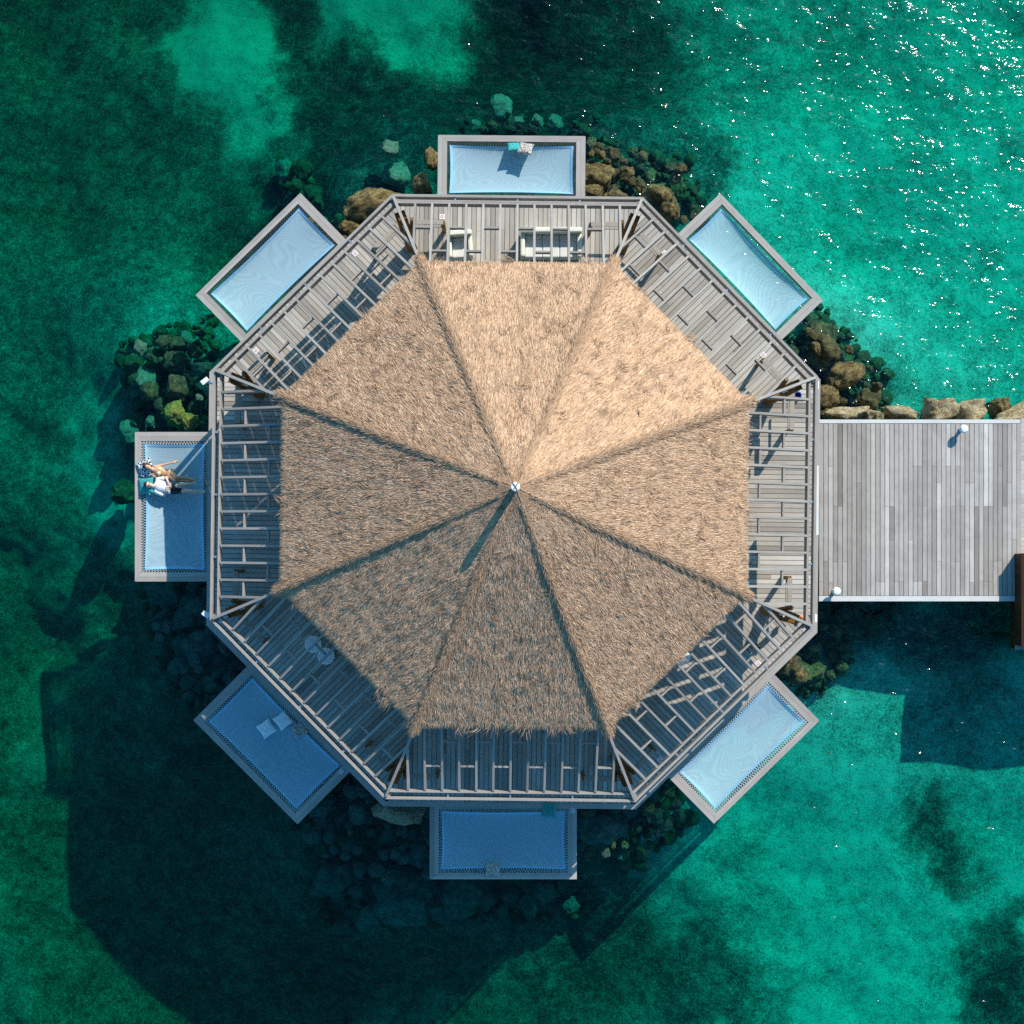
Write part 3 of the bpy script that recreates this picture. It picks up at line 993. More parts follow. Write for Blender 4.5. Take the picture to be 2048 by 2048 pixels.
    lace((0, 1), (1, 1), (-fx, dep - .05), (fx, dep - .05), 96)
    lace((0, 0), (0, 1), (-fx, fr), (-fx, dep - .05), 44)
    lace((1, 0), (1, 1), (fx, fr), (fx, dep - .05), 44)
    mb.build("lacing", M["rope"] if key in ("w", "se", "s", "sw") else M["darkrope"], root)
    NETOBJ[key] = (root, q, surf, h, dep)

# support posts under the outer corners of each net
for key, (root, q, surf, h, dep) in NETOBJ.items():
    for s in (-1, 1):
        p = q(s * (h - .14), .12)
        mb = MB()
        mb.cyl((p.x, p.y, float(floor_z(p.x, p.y)) - .3), (p.x, p.y, DECK - .205), .09, n=12)
        mb.build("post", M["pile"], root)

# ------------------------------------------------------------------ pier, side deck, bollard lamps
def rect(px0, py0, px1, py1, h=0.0):
    return [at(px0, py1, h), at(px1, py1, h), at(px1, py0, h), at(px0, py0, h)]


pier = empty("pier", at(1830, 1020))
tag(pier, "silver grey board pier leading from the pavilion to the shore", "pier")
mb = MB()
xa = sp(2, 0, A_DECK).x + .004
X1, Y0, Y1 = at(2042, 0).x, at(0, 1191.5).y, at(0, 847).y
stepx = .1405
x = xa
patch = lambda x, y: fbm(np.array([x * .5]), np.array([y * .5]), 3, 8)[0]
while x + stepx < X1:
    cuts = [Y0, random.choice([-.35, .25, .9]) + random.uniform(-.02, .02), random.choice([1.9, 2.6, 3.1]), Y1]
    cuts = [Y0] + [c for c in cuts[1:-1] if random.random() < .62] + [Y1]
    for c0, c1 in zip(cuts[:-1], cuts[1:]):
        dz = random.uniform(-.002, .002)
        z = DECK + dz
        mb.prism([(x + .008, c0 + .003, z), (x + stepx - .008, c0 + .003, z), (x + stepx - .008, c1 - .003, z), (x + .008, c1 - .003, z)], .03,
                 min(1, max(0, random.gauss(.42, .17) + (patch(x, c0) - .5) * .5)), along=Vector((0, 1, 0)), uo=random.random() * 50)
    x += stepx
if X1 - x > .02:                       # the last board is ripped to fit
    mb.prism([(x + .004, Y0, DECK), (X1 + .004, Y0, DECK), (X1 + .004, Y1, DECK), (x + .004, Y1, DECK)], .03, .5, along=Vector((0, 1, 0)))
mb.build("pier_boards", M["pier"], pier)
for ya, yb in ((839, 846.5), (1192, 1202.5)):
    mb = MB()
    p = rect(1629, ya, 2041 if ya < 1000 else 2032, yb, .012)
    p[0].x = p[3].x = xa
    mb.prism(p, .24, .62, along=Vector((1, 0, 0)))
    mb.build("edge_beam", M["paint"], pier)
mb = MB()
p = rect(1634, 850, 2040, 1190, -.036)
mb.prism(p, .18, .3)
mb.build("pier_joists", M["darkwood"], pier)
for px in (1720, 1870, 2010):
    for py in (870, 1170):
        p = at(px, py)
        mb = MB()
        mb.cyl((p.x, p.y, float(floor_z(p.x, p.y)) - .3), (p.x, p.y, DECK - .22), .13)
        mb.build("pile", M["pile"], pier)

# shore deck at the frame's edge with its timber wall
sd = empty("shore_deck", at(2150, 1060))
tag(sd, "timber shore deck with red slatted skirt at the end of the pier", "deck")
mb = MB()
y = at(0, 1292).y
yt = at(0, 838).y
x0d, x1d = at(2042.5, 0).x, at(2420, 0).x
while y < yt:
    mb.prism([(x0d, y, DECK - .006), (x1d, y, DECK - .006), (x1d, y + .136, DECK - .006), (x0d, y + .136, DECK - .006)], .03, random.gauss(.7, .12), along=Vector((1, 0, 0)), uo=random.random() * 30)
    y += .142
mb.build("deck_boards", M["deck"], sd)
mb = MB()
mb.prism(rect(2033, 1203, 2042, 1300, .0), .12, .5, along=Vector((0, 1, 0)))
mb.prism(rect(2042.2, 1293, 2420, 1300, .0), .12, .5, along=Vector((1, 0, 0)))
mb.build("edge_trim", M["frame"], sd)
mb = MB()
for i in range(18):
    py = 1204 + i * 5.3
    p = at(2036, py, -.125)
    mb.box(p - Vector((0, 0, .3)), .03, .065, .6, 0, random.gauss(.5, .2))
for i in range(44):
    p = at(2040 + i * 8.4, 1297, -.125)
    mb.box(p - Vector((0, 0, .3)), .10, .03, .6, 0, random.gauss(.5, .2))
mb.build("slat_skirt", M["darkwood"], sd)
for px, py in ((2060, 1280), (2060, 900), (2300, 1280), (2300, 900)):
    p = at(px, py)
    mb = MB()
    mb.cyl((p.x, p.y, float(floor_z(p.x, p.y)) - .3), (p.x, p.y, DECK - .04), .13)
    mb.build("pile", M["pile"], sd)
wl = empty("timber_block", at(2140, 1200))
tag(wl, "dark brown timber clad hut wall closed into a low block for its shadow", "hut")
mb = MB()
for i in range(33):
    py = 1107 + i * 5.62
    mb.prism(rect(2043.5, py, 2047.5, py + 5.4, .55), .54, random.gauss(.5, .18), along=Vector((0, 0, 1)))
for i in range(40):
    mb.prism(rect(2048.2 + i * 9, 1107, 2056.8 + i * 9, 1111, .55), .54, random.gauss(.5, .18))
mb.build("cladding", M["darkwood"], wl)
mb = MB()
for i in range(40):
    mb.prism(rect(2042.8 + i * 9.4, 1106.5, 2051.8 + i * 9.4, 1292.6, .59), .036, random.gauss(.5, .2), along=Vector((0, 1, 0)))
mb.build("added_top_slab", M["darkwood"], wl)  # top slab added so the low wall casts one closed shadow


def bollard(px, py, label):
    p = at(px, py)
    o = empty("bollard_lamp", p)
    tag(o, label, "lamp", "white bollard lamps on the pier")
    mb = MB()
    mb.lathe(p, [(0, .002), (.075, .002), (.075, .02), (.055, .03), (.05, .27), (0, .27)], 18)
    mb.build("stem", M["grey_metal"], o, weld=True)
    mb = MB()
    mb.lathe(p, [(0, .25), (.10, .25), (.13, .29), (.13, .33), (.095, .385), (0, .40)], 9)
    mb.build("lamp_head", M["white"], o, weld=True)


bollard(1920.5, 860, "white bollard lamp on the pier near the limestone blocks")
bollard(1668, 1182.5, "white bollard lamp on the pier beside the pavilion corner")

# ------------------------------------------------------------------ furniture under the rafters
def sofa(name, label, cat, px, py, wd, dp, rz, seats):
    p = at(px, py)
    o = empty(name, p, rz)
    tag(o, label, cat)
    rot = Matrix.Rotation(rz, 3, 'Z')
    g = lambda x, y, z: p + rot @ Vector((x, y, z))
    def blk(nm, x0, x1, y0, y1, z0, z1, mt, bv=.03):
        mb = MB()
        mb.box(g((x0 + x1) / 2, (y0 + y1) / 2, (z0 + z1) / 2), x1 - x0, y1 - y0, z1 - z0, rz)
        return mb.build(nm, mt, o, bevel=bv, smooth=False)
    hw, hd_ = wd / 2, dp / 2
    ar = .13
    blk("base", -hw + ar, hw - ar, -hd_, hd_ - .14, .07, .27, M["cream"], .02)
    blk("backrest", -hw, hw, hd_ - .14, hd_, .04, .76, M["cream"])
    blk("arm", -hw, -hw + ar, -hd_, hd_ - .145, .04, .60, M["cream"], .05)
    blk("arm", hw - ar, hw, -hd_, hd_ - .145, .04, .60, M["cream"], .05)
    iw = (wd - 2 * ar) / seats
    for i in range(seats):
        blk("seat_cushion", -hw + ar + iw * i + .005, -hw + ar + iw * (i + 1) - .005, -hd_ + .01, hd_ - .15, .272, .42, M["creamseat"], .035)
    for sx in (-1, 1):
        for sy in (-1, 1):
            blk("leg", sx * (hw - .08) - .025, sx * (hw - .08) + .025, sy * (hd_ - .08) - .025, sy * (hd_ - .08) + .025, .0, .05, M["pile"], 0)
    return o


sofa("sofa", "cream three-seat sofa on the deck under the rafters", "sofa", 1101, 494, 1.80, .82, 0.0, 3)
sofa("armchair", "small cream armchair turned slightly beside the thatch edge", "armchair", 921, 497, .74, .74, R(4), 1)


def stool(px, py, label):
    p = at(px, py)
    o = empty("round_stool", p)
    tag(o, label, "stool", "round white stools at the thatch edge")
    mb = MB()
    mb.lathe(p, [(0, .002), (.17, .002), (.19, .03), (.15, .2), (.20, .40), (0, .40)], 28)
    mb.build("base", M["stool"], o, smooth=False, weld=True)
    mb = MB()
    mb.lathe(p, [(0, .402), (.235, .402), (.25, .42), (.245, .45), (.22, .465), (0, .47)], 32)
    mb.build("seat", M["stool"], o, weld=True)


stool(630.5, 1287, "round white stool in the shade nearest the corner post")
stool(656, 1310.5, "round white stool in the shade touching its twin and the thatch edge")
stool(1360, 1311, "round white stool almost hidden under the sunlit thatch edge")


def sign(p, rz, label, s=.15):
    o = empty("notice", p, rz)
    tag(o, label, "sign", "small square no-diving notices")
    rot = Matrix.Rotation(rz, 3, 'Z')
    mb = MB()
    mb.box(p + Vector((0, 0, .006)), s, s, .008, rz)
    mb.build("plate", M["white"], o)
    mb = MB()
    r0, r1 = s * .22, s * .32
    nseg = 24
    g = lambda r, a: p + rot @ Vector((r * math.cos(a), r * math.sin(a), .0125))
    for i in range(nseg):
        a0, a1 = 2 * math.pi * i / nseg, 2 * math.pi * (i + 1) / nseg
        mb.face([g(r0, a0), g(r1, a0), g(r1, a1), g(r0, a1)])
    a0 = math.pi * .25
    w_ = s * .035
    dv = rot @ Vector((math.cos(a0), math.sin(a0), 0)); sv = Vector((-dv.y, dv.x, 0)) * w_
    cc = p + Vector((0, 0, .0135))
    mb.face([cc - dv * r0 - sv, cc + dv * r0 - sv, cc + dv * r0 + sv, cc - dv * r0 + sv])
    mb.build("emblem", M["red"], o)


ZS = .004
for px, py, k, lab in (
    (884, 433.6, 0, "square white notice on the deck left of the cream armchair's rafters"),
    (710, 507, 7, "square white notice on the upper left deck near the corner post shadow"),
    (512, 701, 7, "square white notice on the upper left deck beside the brown rail post"),
    (1329, 507, 1, "square white notice on the upper right deck near the sofa"),
    (1526, 710, 1, "square white notice on the upper right deck nearest the pier"),
    (1516, 1327, 3, "square white notice on the sunny lower right deck"),
    (1320, 1519, 3, "square white notice on the shaded lower right deck")):
    sign(at(px, py, ZS), -R(45) * k + ROT, lab)
for px, py, k, lab in (
    (493, 680, 7, "small notice on the frame corner of the upper left net"),
    (682, 1543, 5, "small notice on the frame corner of the net with white pillows"),
    (1145, 1621, 4, "small notice on the frame corner of the bottom net"),
    (1537, 1351, 3, "small notice on the frame corner of the net below the pier")):
    sign(at(px, py, -.026), -R(45) * k + ROT, lab, .12)

# odd bits by the posts
p = at(1593, 792, 0)
o = empty("blue_pot", p)
tag(o, "glossy dark blue pot on the deck by the corner post near the pier", "pot")
mb = MB(); mb.lathe(p, [(0, .002), (.07, .002), (.13, .09), (.12, .17), (.09, .2), (.095, .22), (.08, .22), (.07, .1), (0, .06)], 24)
mb.build("pot_body", M["blue"], o, weld=True, smooth=True)
p = at(1601, 1235, 0)
o = empty("copper_lantern", p)
tag(o, "small copper orange lantern on the deck at the lower right corner post", "lantern")
mb = MB(); mb.lathe(p, [(0, .002), (.06, .002), (.06, .02), (.045, .03), (.045, .16), (.06, .17), (.02, .23), (0, .24)], 10)
mb.build("lantern_body", M["orange"], o, weld=True)


# ------------------------------------------------------------------ cushions
def cushion(name, label, pos, size, rz, tilt, mat, group=None, tiltaxis=0.0, th=.13):
    n = 18
    me = bpy.data.meshes.new(name)
    V, Fc = [], []
    def pt(i, j, s):
        u, v = i / n * 2 - 1, j / n * 2 - 1
        e = max(0, (1 - u ** 4) * (1 - v ** 4))
        pinch = 1 - .07 * (1 - u * u) - .07 * (1 - v * v)
        x = u * size / 2 * (1 - .10 * (1 - v * v))
        y = v * size / 2 * (1 - .10 * (1 - u * u))
        wr = .006 * math.sin(9 * u + 4 * v) * e
        return (x, y, s * (th / 2 * e ** .55) + wr)
    for s in (1, -1):
        b = len(V)
        for i in range(n + 1):
            for j in range(n + 1):
                V.append(pt(i, j, s))
        for i in range(n):
            for j in range(n):
                f = (b + i * (n + 1) + j, b + (i + 1) * (n + 1) + j, b + (i + 1) * (n + 1) + j + 1, b + i * (n + 1) + j + 1)
                Fc.append(f if s > 0 else f[::-1])
    me.from_pydata(V, [], Fc)
    bm = bmesh.new(); bm.from_mesh(me); bmesh.ops.remove_doubles(bm, verts=bm.verts, dist=.0008); bm.to_mesh(me); bm.free()
    me.polygons.foreach_set("use_smooth", [True] * len(me.polygons))
    me.materials.append(mat)
    o = bpy.data.objects.new(name, me)
    o.matrix_world = Matrix.Translation(pos) @ Matrix.Rotation(tiltaxis, 4, 'Z') @ Matrix.Rotation(tilt, 4, 'X') @ Matrix.Rotation(rz - tiltaxis, 4, 'Z')
    COL.objects.link(o)
    tag(o, label, "cushion", group)
    return o


cushion("cushion", "black and cream spotted cushion leaning on the top net frame", at(1051, 297, .13), .45, R(-12), R(-28), M["spots"])
cushion("cushion", "teal cushion leaning on the top net frame beside the spotted one", at(1028, 294, .06), .42, R(4), R(-40), M["teal"])
cushion("cushion", "white pillow on the shaded net farther from the deck", at(533, 1457.5, -.10), .48, R(35), R(4), M["whitecloth"])
cushion("cushion", "white pillow on the shaded net against the deck edge", at(566, 1441, -.04), .46, R(38), R(-6), M["whitecloth"])
cushion("cushion", "dark spotted cushion beside the white pillows", at(598.5, 1459, -.04), .45, R(28), R(-10), M["spots"])
cushion("cushion", "spotted cushion on the outer frame board of the bottom net", at(985.6, 1739.4, .05), .45, R(0), R(14), M["spots"])
cushion("cushion", "teal cushion on the bottom net against the deck", at(1098, 1621, .03), .45, R(-8), R(-12), M["teal"])
zq = lambda zx, zy, h: at(260 + zx / 10.733, 880 + zy / 10.733, h)
cushion("cushion", "navy and white checked cushion under the woman's head", zq(335, 600, .07), .50, R(24), R(-12), M["check"], tiltaxis=R(90))
cushion("cushion", "teal cushion under the man's head", zq(350, 985, .07), .50, R(4), R(-12), M["teal"], tiltaxis=R(90))

# ------------------------------------------------------------------ people
def skin_mat(name, c):
    m, nt, out = new_mat(name)
    p = N(nt, "BsdfPrincipled", i_Roughness=0.5)
    p.inputs["Base Color"].default_value = (*c, 1)
    p.inputs["Subsurface Weight"].default_value = 0.08
    p.inputs["Subsurface Radius"].default_value = (.02, .008, .004)
    n = N(nt, "TexNoise", i_Scale=14.0)
    tc = N(nt, "TexCoord")
    nt.links.new(tc.outputs["Object"], n.inputs["Vector"])
    nt.links.new(mixc(nt, math_n(nt, 'MULTIPLY', n.outputs[0], .35), (*c, 1), (c[0] * .8, c[1] * .7, c[2] * .65, 1)), p.inputs["Base Color"])
    nt.links.new(p.outputs[0], out.inputs[0])
    return m


M["skinw"] = skin_mat("tanned_skin", (0.62, 0.33, 0.19))
M["skinm"] = skin_mat("fair_skin", (0.74, 0.50, 0.38))
M["hairw"] = plain("dark_brown_hair", (0.045, 0.022, 0.014), .55, .3, 40)
M["hairm"] = plain("short_dark_hair", (0.03, 0.018, 0.012), .6, .3, 40)
M["bikini"] = plain("pale_yellow_bikini", (0.80, 0.78, 0.36), .8, .05, 20)
M["bikiniteal"] = plain("teal_bikini_bottom", (0.06, 0.22, 0.20), .8, .05, 20)
M["shirt"] = plain("white_shirt", (0.82, 0.80, 0.82), .9, .03, 10, bump=.3)


def balls(bm, a, b, ra, rb, flat=1.0, seg=10):
    """tapered capsule between a and b"""
    a, b = Vector(a), Vector(b)
    L = (b - a).length
    n = max(2, int(L / (min(ra, rb) * .45)))
    for i in range(n + 1):
        t = i / n
        r = ra + (rb - ra) * t
        m = Matrix.Translation(a.lerp(b, t)) @ Matrix.Diagonal((r, r, r * flat, 1))
        bmesh.ops.create_icosphere(bm, subdivisions=2, radius=1.0, matrix=m)


def ell(bm, c, r, axis=None):
    m = Matrix.Translation(Vector(c))
    if axis is not None:
        m = m @ Vector(axis).to_track_quat('X', 'Z').to_matrix().to_4x4()
    m = m @ Matrix.Diagonal((*r, 1))
    bmesh.ops.create_icosphere(bm, subdivisions=3, radius=1.0, matrix=m)


def fused(name, bm, mat, parent, voxel=.008, smooth=5):
    me = bpy.data.meshes.new(name)
    bm.to_mesh(me); bm.free()
    o = bpy.data.objects.new(name, me)
    COL.objects.link(o)
    r = o.modifiers.new("remesh", 'REMESH'); r.mode = 'VOXEL'; r.voxel_size = voxel
    s = o.modifiers.new("smooth", 'SMOOTH'); s.iterations = smooth; s.factor = .5
    dg = bpy.context.evaluated_depsgraph_get()
    me2 = bpy.data.meshes.new_from_object(o.evaluated_get(dg))
    o.modifiers.clear()
    o.data = me2
    me2.materials.clear(); me2.materials.append(mat)
    me2.polygons.foreach_set("use_smooth", [True] * len(me2.polygons))
    if parent: adopt(o, parent)
    return o


def hand(bm, w, d, up, side_, r=.0085, curl=.35, s=1.0):
    """palm and five fingers from wrist w along d; up = back of the hand, side_ = thumb side"""
    d, up, side_ = Vector(d).normalized(), Vector(up).normalized(), Vector(side_).normalized()
    pc = w + d * .045 * s
    ell(bm, pc, (.048 * s, .040 * s, .016 * s), d)
    for i, (off, ln) in enumerate(((.030, .072), (.010, .082), (-.010, .076), (-.029, .060))):
        a = w + d * .08 * s + side_ * off * s
        b = a + (d + side_ * off * 4) * ln * .5 * s
        c = b + (d - up * curl + side_ * off * 4) * ln * .5 * s
        balls(bm, a - d * .02, b, r, r * .95)
        balls(bm, b, c, r * .95, r * .8)
    a = w + d * .03 * s + side_ * .032 * s
    b = a + (d * .6 + side_ * .8) * .036 * s
    c = b + (d * .95 + side_ * .25) * .030 * s
    balls(bm, a, b, r * 1.25, r * 1.1); balls(bm, b, c, r * 1.1, r * .9)


def foot(bm, ankle, toe, s=1.0):
    ankle, toe = Vector(ankle), Vector(toe)
    d = (toe - ankle).normalized()
    balls(bm, ankle - d * .02, ankle + d * .12 * s, .038, .034)
    sd_ = d.cross(Vector((0, 0, 1))).normalized()
    if sd_.length < .1: sd_ = Vector((0, 1, 0))
    for i in range(5):
        o = sd_ * (i - 2) * .017 * s
        balls(bm, ankle + d * .11 * s + o * .8, ankle + d * (.19 - abs(i - 1) * .008) * s + o, .016 - i * .0012, .011)


def head(bm, c, axis, face, s=1.0):
    """axis: towards the crown; face: direction the face looks"""
    c, axis, face = Vector(c), Vector(axis).normalized(), Vector(face).normalized()
    face = (face - axis * face.dot(axis)).normalized()
    sd_ = axis.cross(face)
    ell(bm, c + axis * .02, (.115 * s, .080 * s, .095 * s), axis)
    ell(bm, c - axis * .055 + face * .02, (.062 * s, .058 * s, .062 * s), axis)      # jaw
    ell(bm, c + face * .094 - axis * .012, (.024 * s, .013 * s, .018 * s), axis)      # nose
    ell(bm, c + face * .078 - axis * .055, (.012 * s, .024 * s, .014 * s), axis)      # mouth
    ell(bm, c + face * .078 - axis * .085, (.018 * s, .022 * s, .016 * s), axis)      # chin
    for q in (-1, 1):
        ell(bm, c + sd_ * q * .080 - axis * .005, (.030 * s, .010 * s, .018 * s), axis)
    return sd_


UP = Vector((0, 0, 1))
# woman -------------------------------------------------
wo_ = empty("person", zq(700, 680, -.05))
tag(wo_, "person in a yellow bikini lying back with one arm stretched out on the net", "person")
bm = bmesh.new()
hc = zq(395, 585, .20); nk = zq(500, 645, .14)
ax = (hc - nk).normalized()
face_w = Vector((.35, -.25, 1))
sdw = head(bm, hc, ax, face_w, .97)
balls(bm, hc - ax * .05, nk, .048, .046)
sh1, sh2 = zq(535, 572, .10), zq(500, 765, .09)
ch = zq(610, 662, .10); ws = zq(755, 695, .06); hipc = zq(862, 722, .05)
balls(bm, nk, ch, .055, .10)
balls(bm, sh1, sh2, .052, .05)
tax = (ws - ch)
ell(bm, ch, (.14, .145, .092), tax)
ell(bm, ch.lerp(ws, .55), (.13, .118, .078), tax)
ell(bm, ws, (.10, .112, .076), tax)
ell(bm, hipc, (.13, .155, .10), tax)
perp = tax.cross(UP).normalized()
for q_ in (-1, 1):
    ell(bm, ch + perp * q_ * .062 + UP * .062 + tax.normalized() * .04, (.058, .056, .046), tax)
e1, w1 = zq(742, 527, .03), zq(925, 483, .02)
balls(bm, sh1, e1, .043, .035); balls(bm, e1, w1, .034, .023)
hand(bm, w1, zq(1010, 462, .0) - w1, UP, Vector((.1, 1, 0)), s=1.0)
e2, w2 = zq(600, 812, .07), zq(742, 808, .13)
balls(bm, sh2, e2, .043, .035); balls(bm, e2, w2, .033, .023)
hand(bm, w2, zq(810, 800, .13) - w2, UP, Vector((0, -1, 0)), curl=.6)
ha, hb = zq(885, 690, .05), zq(872, 775, .05)
ka, kb = zq(1000, 800, .34), zq(975, 862, .28)
aa, ab = zq(1255, 832, .03), zq(1290, 885, .0)
balls(bm, ha, ka, .082, .052); balls(bm, ka, ka.lerp(aa, .35), .050, .054); balls(bm, ka.lerp(aa, .35), aa, .054, .033)
balls(bm, hb, kb, .082, .052); balls(bm, kb, kb.lerp(ab, .35), .050, .054); balls(bm, kb.lerp(ab, .35), ab, .054, .033)
foot(bm, aa, zq(1360, 858, .06)); foot(bm, ab, zq(1400, 912, .04))
fused("body", bm, M["skinw"], wo_)
bm = bmesh.new()
ell(bm, hc + ax * .035 - face_w.normalized() * .018, (.118, .090, .094), ax)
ell(bm, hc + ax * .10 - face_w.normalized() * .03, (.09, .082, .07), ax)
ell(bm, hc - face_w.normalized() * .06 + sdw * .05, (.13, .06, .05), ax)
ell(bm, hc - face_w.normalized() * .06 - sdw * .05, (.13, .06, .05), ax)
fused("hair", bm, M["hairw"], wo_, .009, 3)
bm = bmesh.new()
fw = (face_w - ax * face_w.dot(ax)).normalized()
for q_ in (-1, 1):
    ell(bm, hc + fw * .088 + sdw * q_ * .032 + ax * .012, (.008, .015, .007), ax)
fused("eyes", bm, M["hairw"], wo_, .004, 1)
bm = bmesh.new()
for q_ in (-1, 1):
    ell(bm, ch + perp * q_ * .062 + UP * .068 + tax.normalized() * .042, (.056, .055, .046), tax)
ell(bm, ch + tax.normalized() * .055, (.018, .150, .100), tax)
fused("bikini_top", bm, M["bikini"], wo_, .008, 2)
bm = bmesh.new()
ell(bm, hipc + tax.normalized() * .02, (.050, .160, .106), tax)
ell(bm, hipc + tax.normalized() * .07 + UP * .01, (.070, .085, .098), tax)
fused("bikini_bottom", bm, M["bikiniteal"], wo_, .008, 2)

# man ---------------------------------------------------
mn = empty("person", zq(760, 1030, -.05))
tag(mn, "person in a white shirt and black shorts lying with knees bent on the net", "person")
bm = bmesh.new()
hc = zq(398, 962, .21); nk = zq(505, 992, .14)
ax = (hc - nk).normalized()
face_m = Vector((.25, .12, 1))
sdm = head(bm, hc, ax, face_m, 1.03)
balls(bm, hc - ax * .05, nk, .056, .058)
sh1, sh2 = zq(600, 850, .10), zq(565, 1105, .09)
ch = zq(640, 975, .10); ws = zq(805, 1020, .07); hipc = zq(935, 1050, .05)
tax = ws - ch
perp = tax.cross(UP).normalized()
balls(bm, nk, ch, .07, .11)
balls(bm, sh1, sh2, .062, .062)
ell(bm, ch, (.16, .175, .105), tax); ell(bm, ch.lerp(ws, .5), (.15, .155, .095), tax); ell(bm, ws, (.13, .145, .09), tax); ell(bm, hipc, (.13, .155, .10), tax)
e1, w1 = zq(775, 812, .16), zq(822, 915, .22)
balls(bm, sh1, e1, .05, .042); balls(bm, e1, w1, .040, .029)
hand(bm, w1, zq(858, 985, .21) - w1, UP, Vector((1, .3, 0)), r=.0095, curl=.7, s=1.1)
e2, w2 = zq(735, 1195, .03), zq(785, 1085, .19)
balls(bm, sh2, e2, .05, .042); balls(bm, e2, w2, .040, .029)
hand(bm, w2, zq(805, 1010, .22) - w2, UP, Vector((1, 0, 0)), r=.0095, curl=.7, s=1.1)
ha, hb = zq(940, 1005, .05), zq(950, 1095, .05)
ka, kb = zq(1020, 975, .44), zq(1150, 1095, .30)
aa, ab = zq(1310, 936, .03), zq(1525, 1112, .0)
balls(bm, ha, ka, .088, .06); balls(bm, ka, ka.lerp(aa, .35), .056, .06); balls(bm, ka.lerp(aa, .35), aa, .06, .037)
balls(bm, hb, kb, .088, .06); balls(bm, kb, kb.lerp(ab, .35), .056, .06); balls(bm, kb.lerp(ab, .35), ab, .06, .037)
foot(bm, aa, zq(1400, 920, .10), 1.1); foot(bm, ab, zq(1605, 1100, .12), 1.1)
fused("body", bm, M["skinm"], mn)
bm = bmesh.new()
fm = (face_m - ax * face_m.dot(ax)).normalized()
ell(bm, hc + ax * .045 - fm * .022, (.105, .088, .092), ax)
ell(bm, hc + ax * .085 + fm * .01, (.066, .074, .075), ax)
fused("hair", bm, M["hairm"], mn, .009, 3)
bm = bmesh.new()
for q_ in (-1, 1):
    ell(bm, hc + fm * .094 + sdm * q_ * .034 + ax * .012, (.018, .026, .010), ax)
ell(bm, hc + fm * .098 + ax * .014, (.005, .04, .006), ax)
fused("sunglasses", bm, M["black"], mn, .004, 1)
bm = bmesh.new()
ell(bm, ch, (.172, .188, .118), tax); ell(bm, ch.lerp(ws, .5), (.165, .172, .108), tax); ell(bm, ws, (.15, .165, .102), tax)
ell(bm, ws + tax.normalized() * .08 - perp * -.06, (.09, .11, .07), tax)
balls(bm, sh1, sh1.lerp(e1, .62), .074, .066); balls(bm, sh2, sh2.lerp(e2, .62), .074, .066)
balls(bm, sh1, sh2, .074, .074)
fused("shirt", bm, M["shirt"], mn, .009, 3)
bm = bmesh.new()
ell(bm, hipc + tax.normalized() * .01, (.125, .165, .110), tax)
balls(bm, ha, ha.lerp(ka, .78), .100, .078); balls(bm, hb, hb.lerp(kb, .80), .100, .080)
fused("shorts", bm, M["black"], mn, .009, 3)

# ------------------------------------------------------------------ boulders
def rock_mesh(seed, blocky=0.0, sub=4):
    bm = bmesh.new()
    bmesh.ops.create_icosphere(bm, subdivisions=sub, radius=1.0)
    rs = random.Random(seed)
    off = Vector((rs.uniform(-50, 50), rs.uniform(-50, 50), rs.uniform(-50, 50)))
    planes = [(Vector((rs.gauss(0, 1), rs.gauss(0, 1), rs.gauss(0, .7))).normalized(), rs.uniform(.52, .85)) for _ in range(13)]
    for v in bm.verts:
        p = v.co.normalized()
        if blocky:
            mx = max(abs(p.x), abs(p.y), abs(p.z))
            p = p.lerp(p / mx * .86, blocky)
        for n_, d_ in planes:
            e = p.dot(n_) - d_
            if e > 0: p = p - n_ * e * .85
        p = p * (1.06 + .22 * mnoise.noise(p * 1.4 + off) + .16 * mnoise.noise(p * 3.4 + off) + .07 * mnoise.noise(p * 8 + off) + .04 * mnoise.noise(p * 17 + off))
        v.co = p
    me = bpy.data.meshes.new("boulder")
    bm.to_mesh(me); bm.free()
    me.polygons.foreach_set("use_smooth", [True] * len(me.polygons))
    return me


RM = [rock_mesh(100 + i) for i in range(12)]
RMB = [rock_mesh(300 + i, .8) for i in range(6)]
RBANK = {}


def rock(name, pos, r, rz, mat, mesh, label, cat="boulder", group=None):
    key = (mesh.name, mat.name)
    if key not in RBANK:
        me = mesh.copy(); me.materials.append(mat); RBANK[key] = me
    o = bpy.data.objects.new(name, RBANK[key])
    o.location = pos; o.scale = r; o.rotation_euler = (random.uniform(-.2, .2), random.uniform(-.2, .2), rz)
    COL.objects.link(o)
    tag(o, label, cat, group)
    return o


def wpx(px, py, z):
    s = (D + DECK - z) / F
    return Vector(((px - NX) * s, -(py - NY) * s, z))


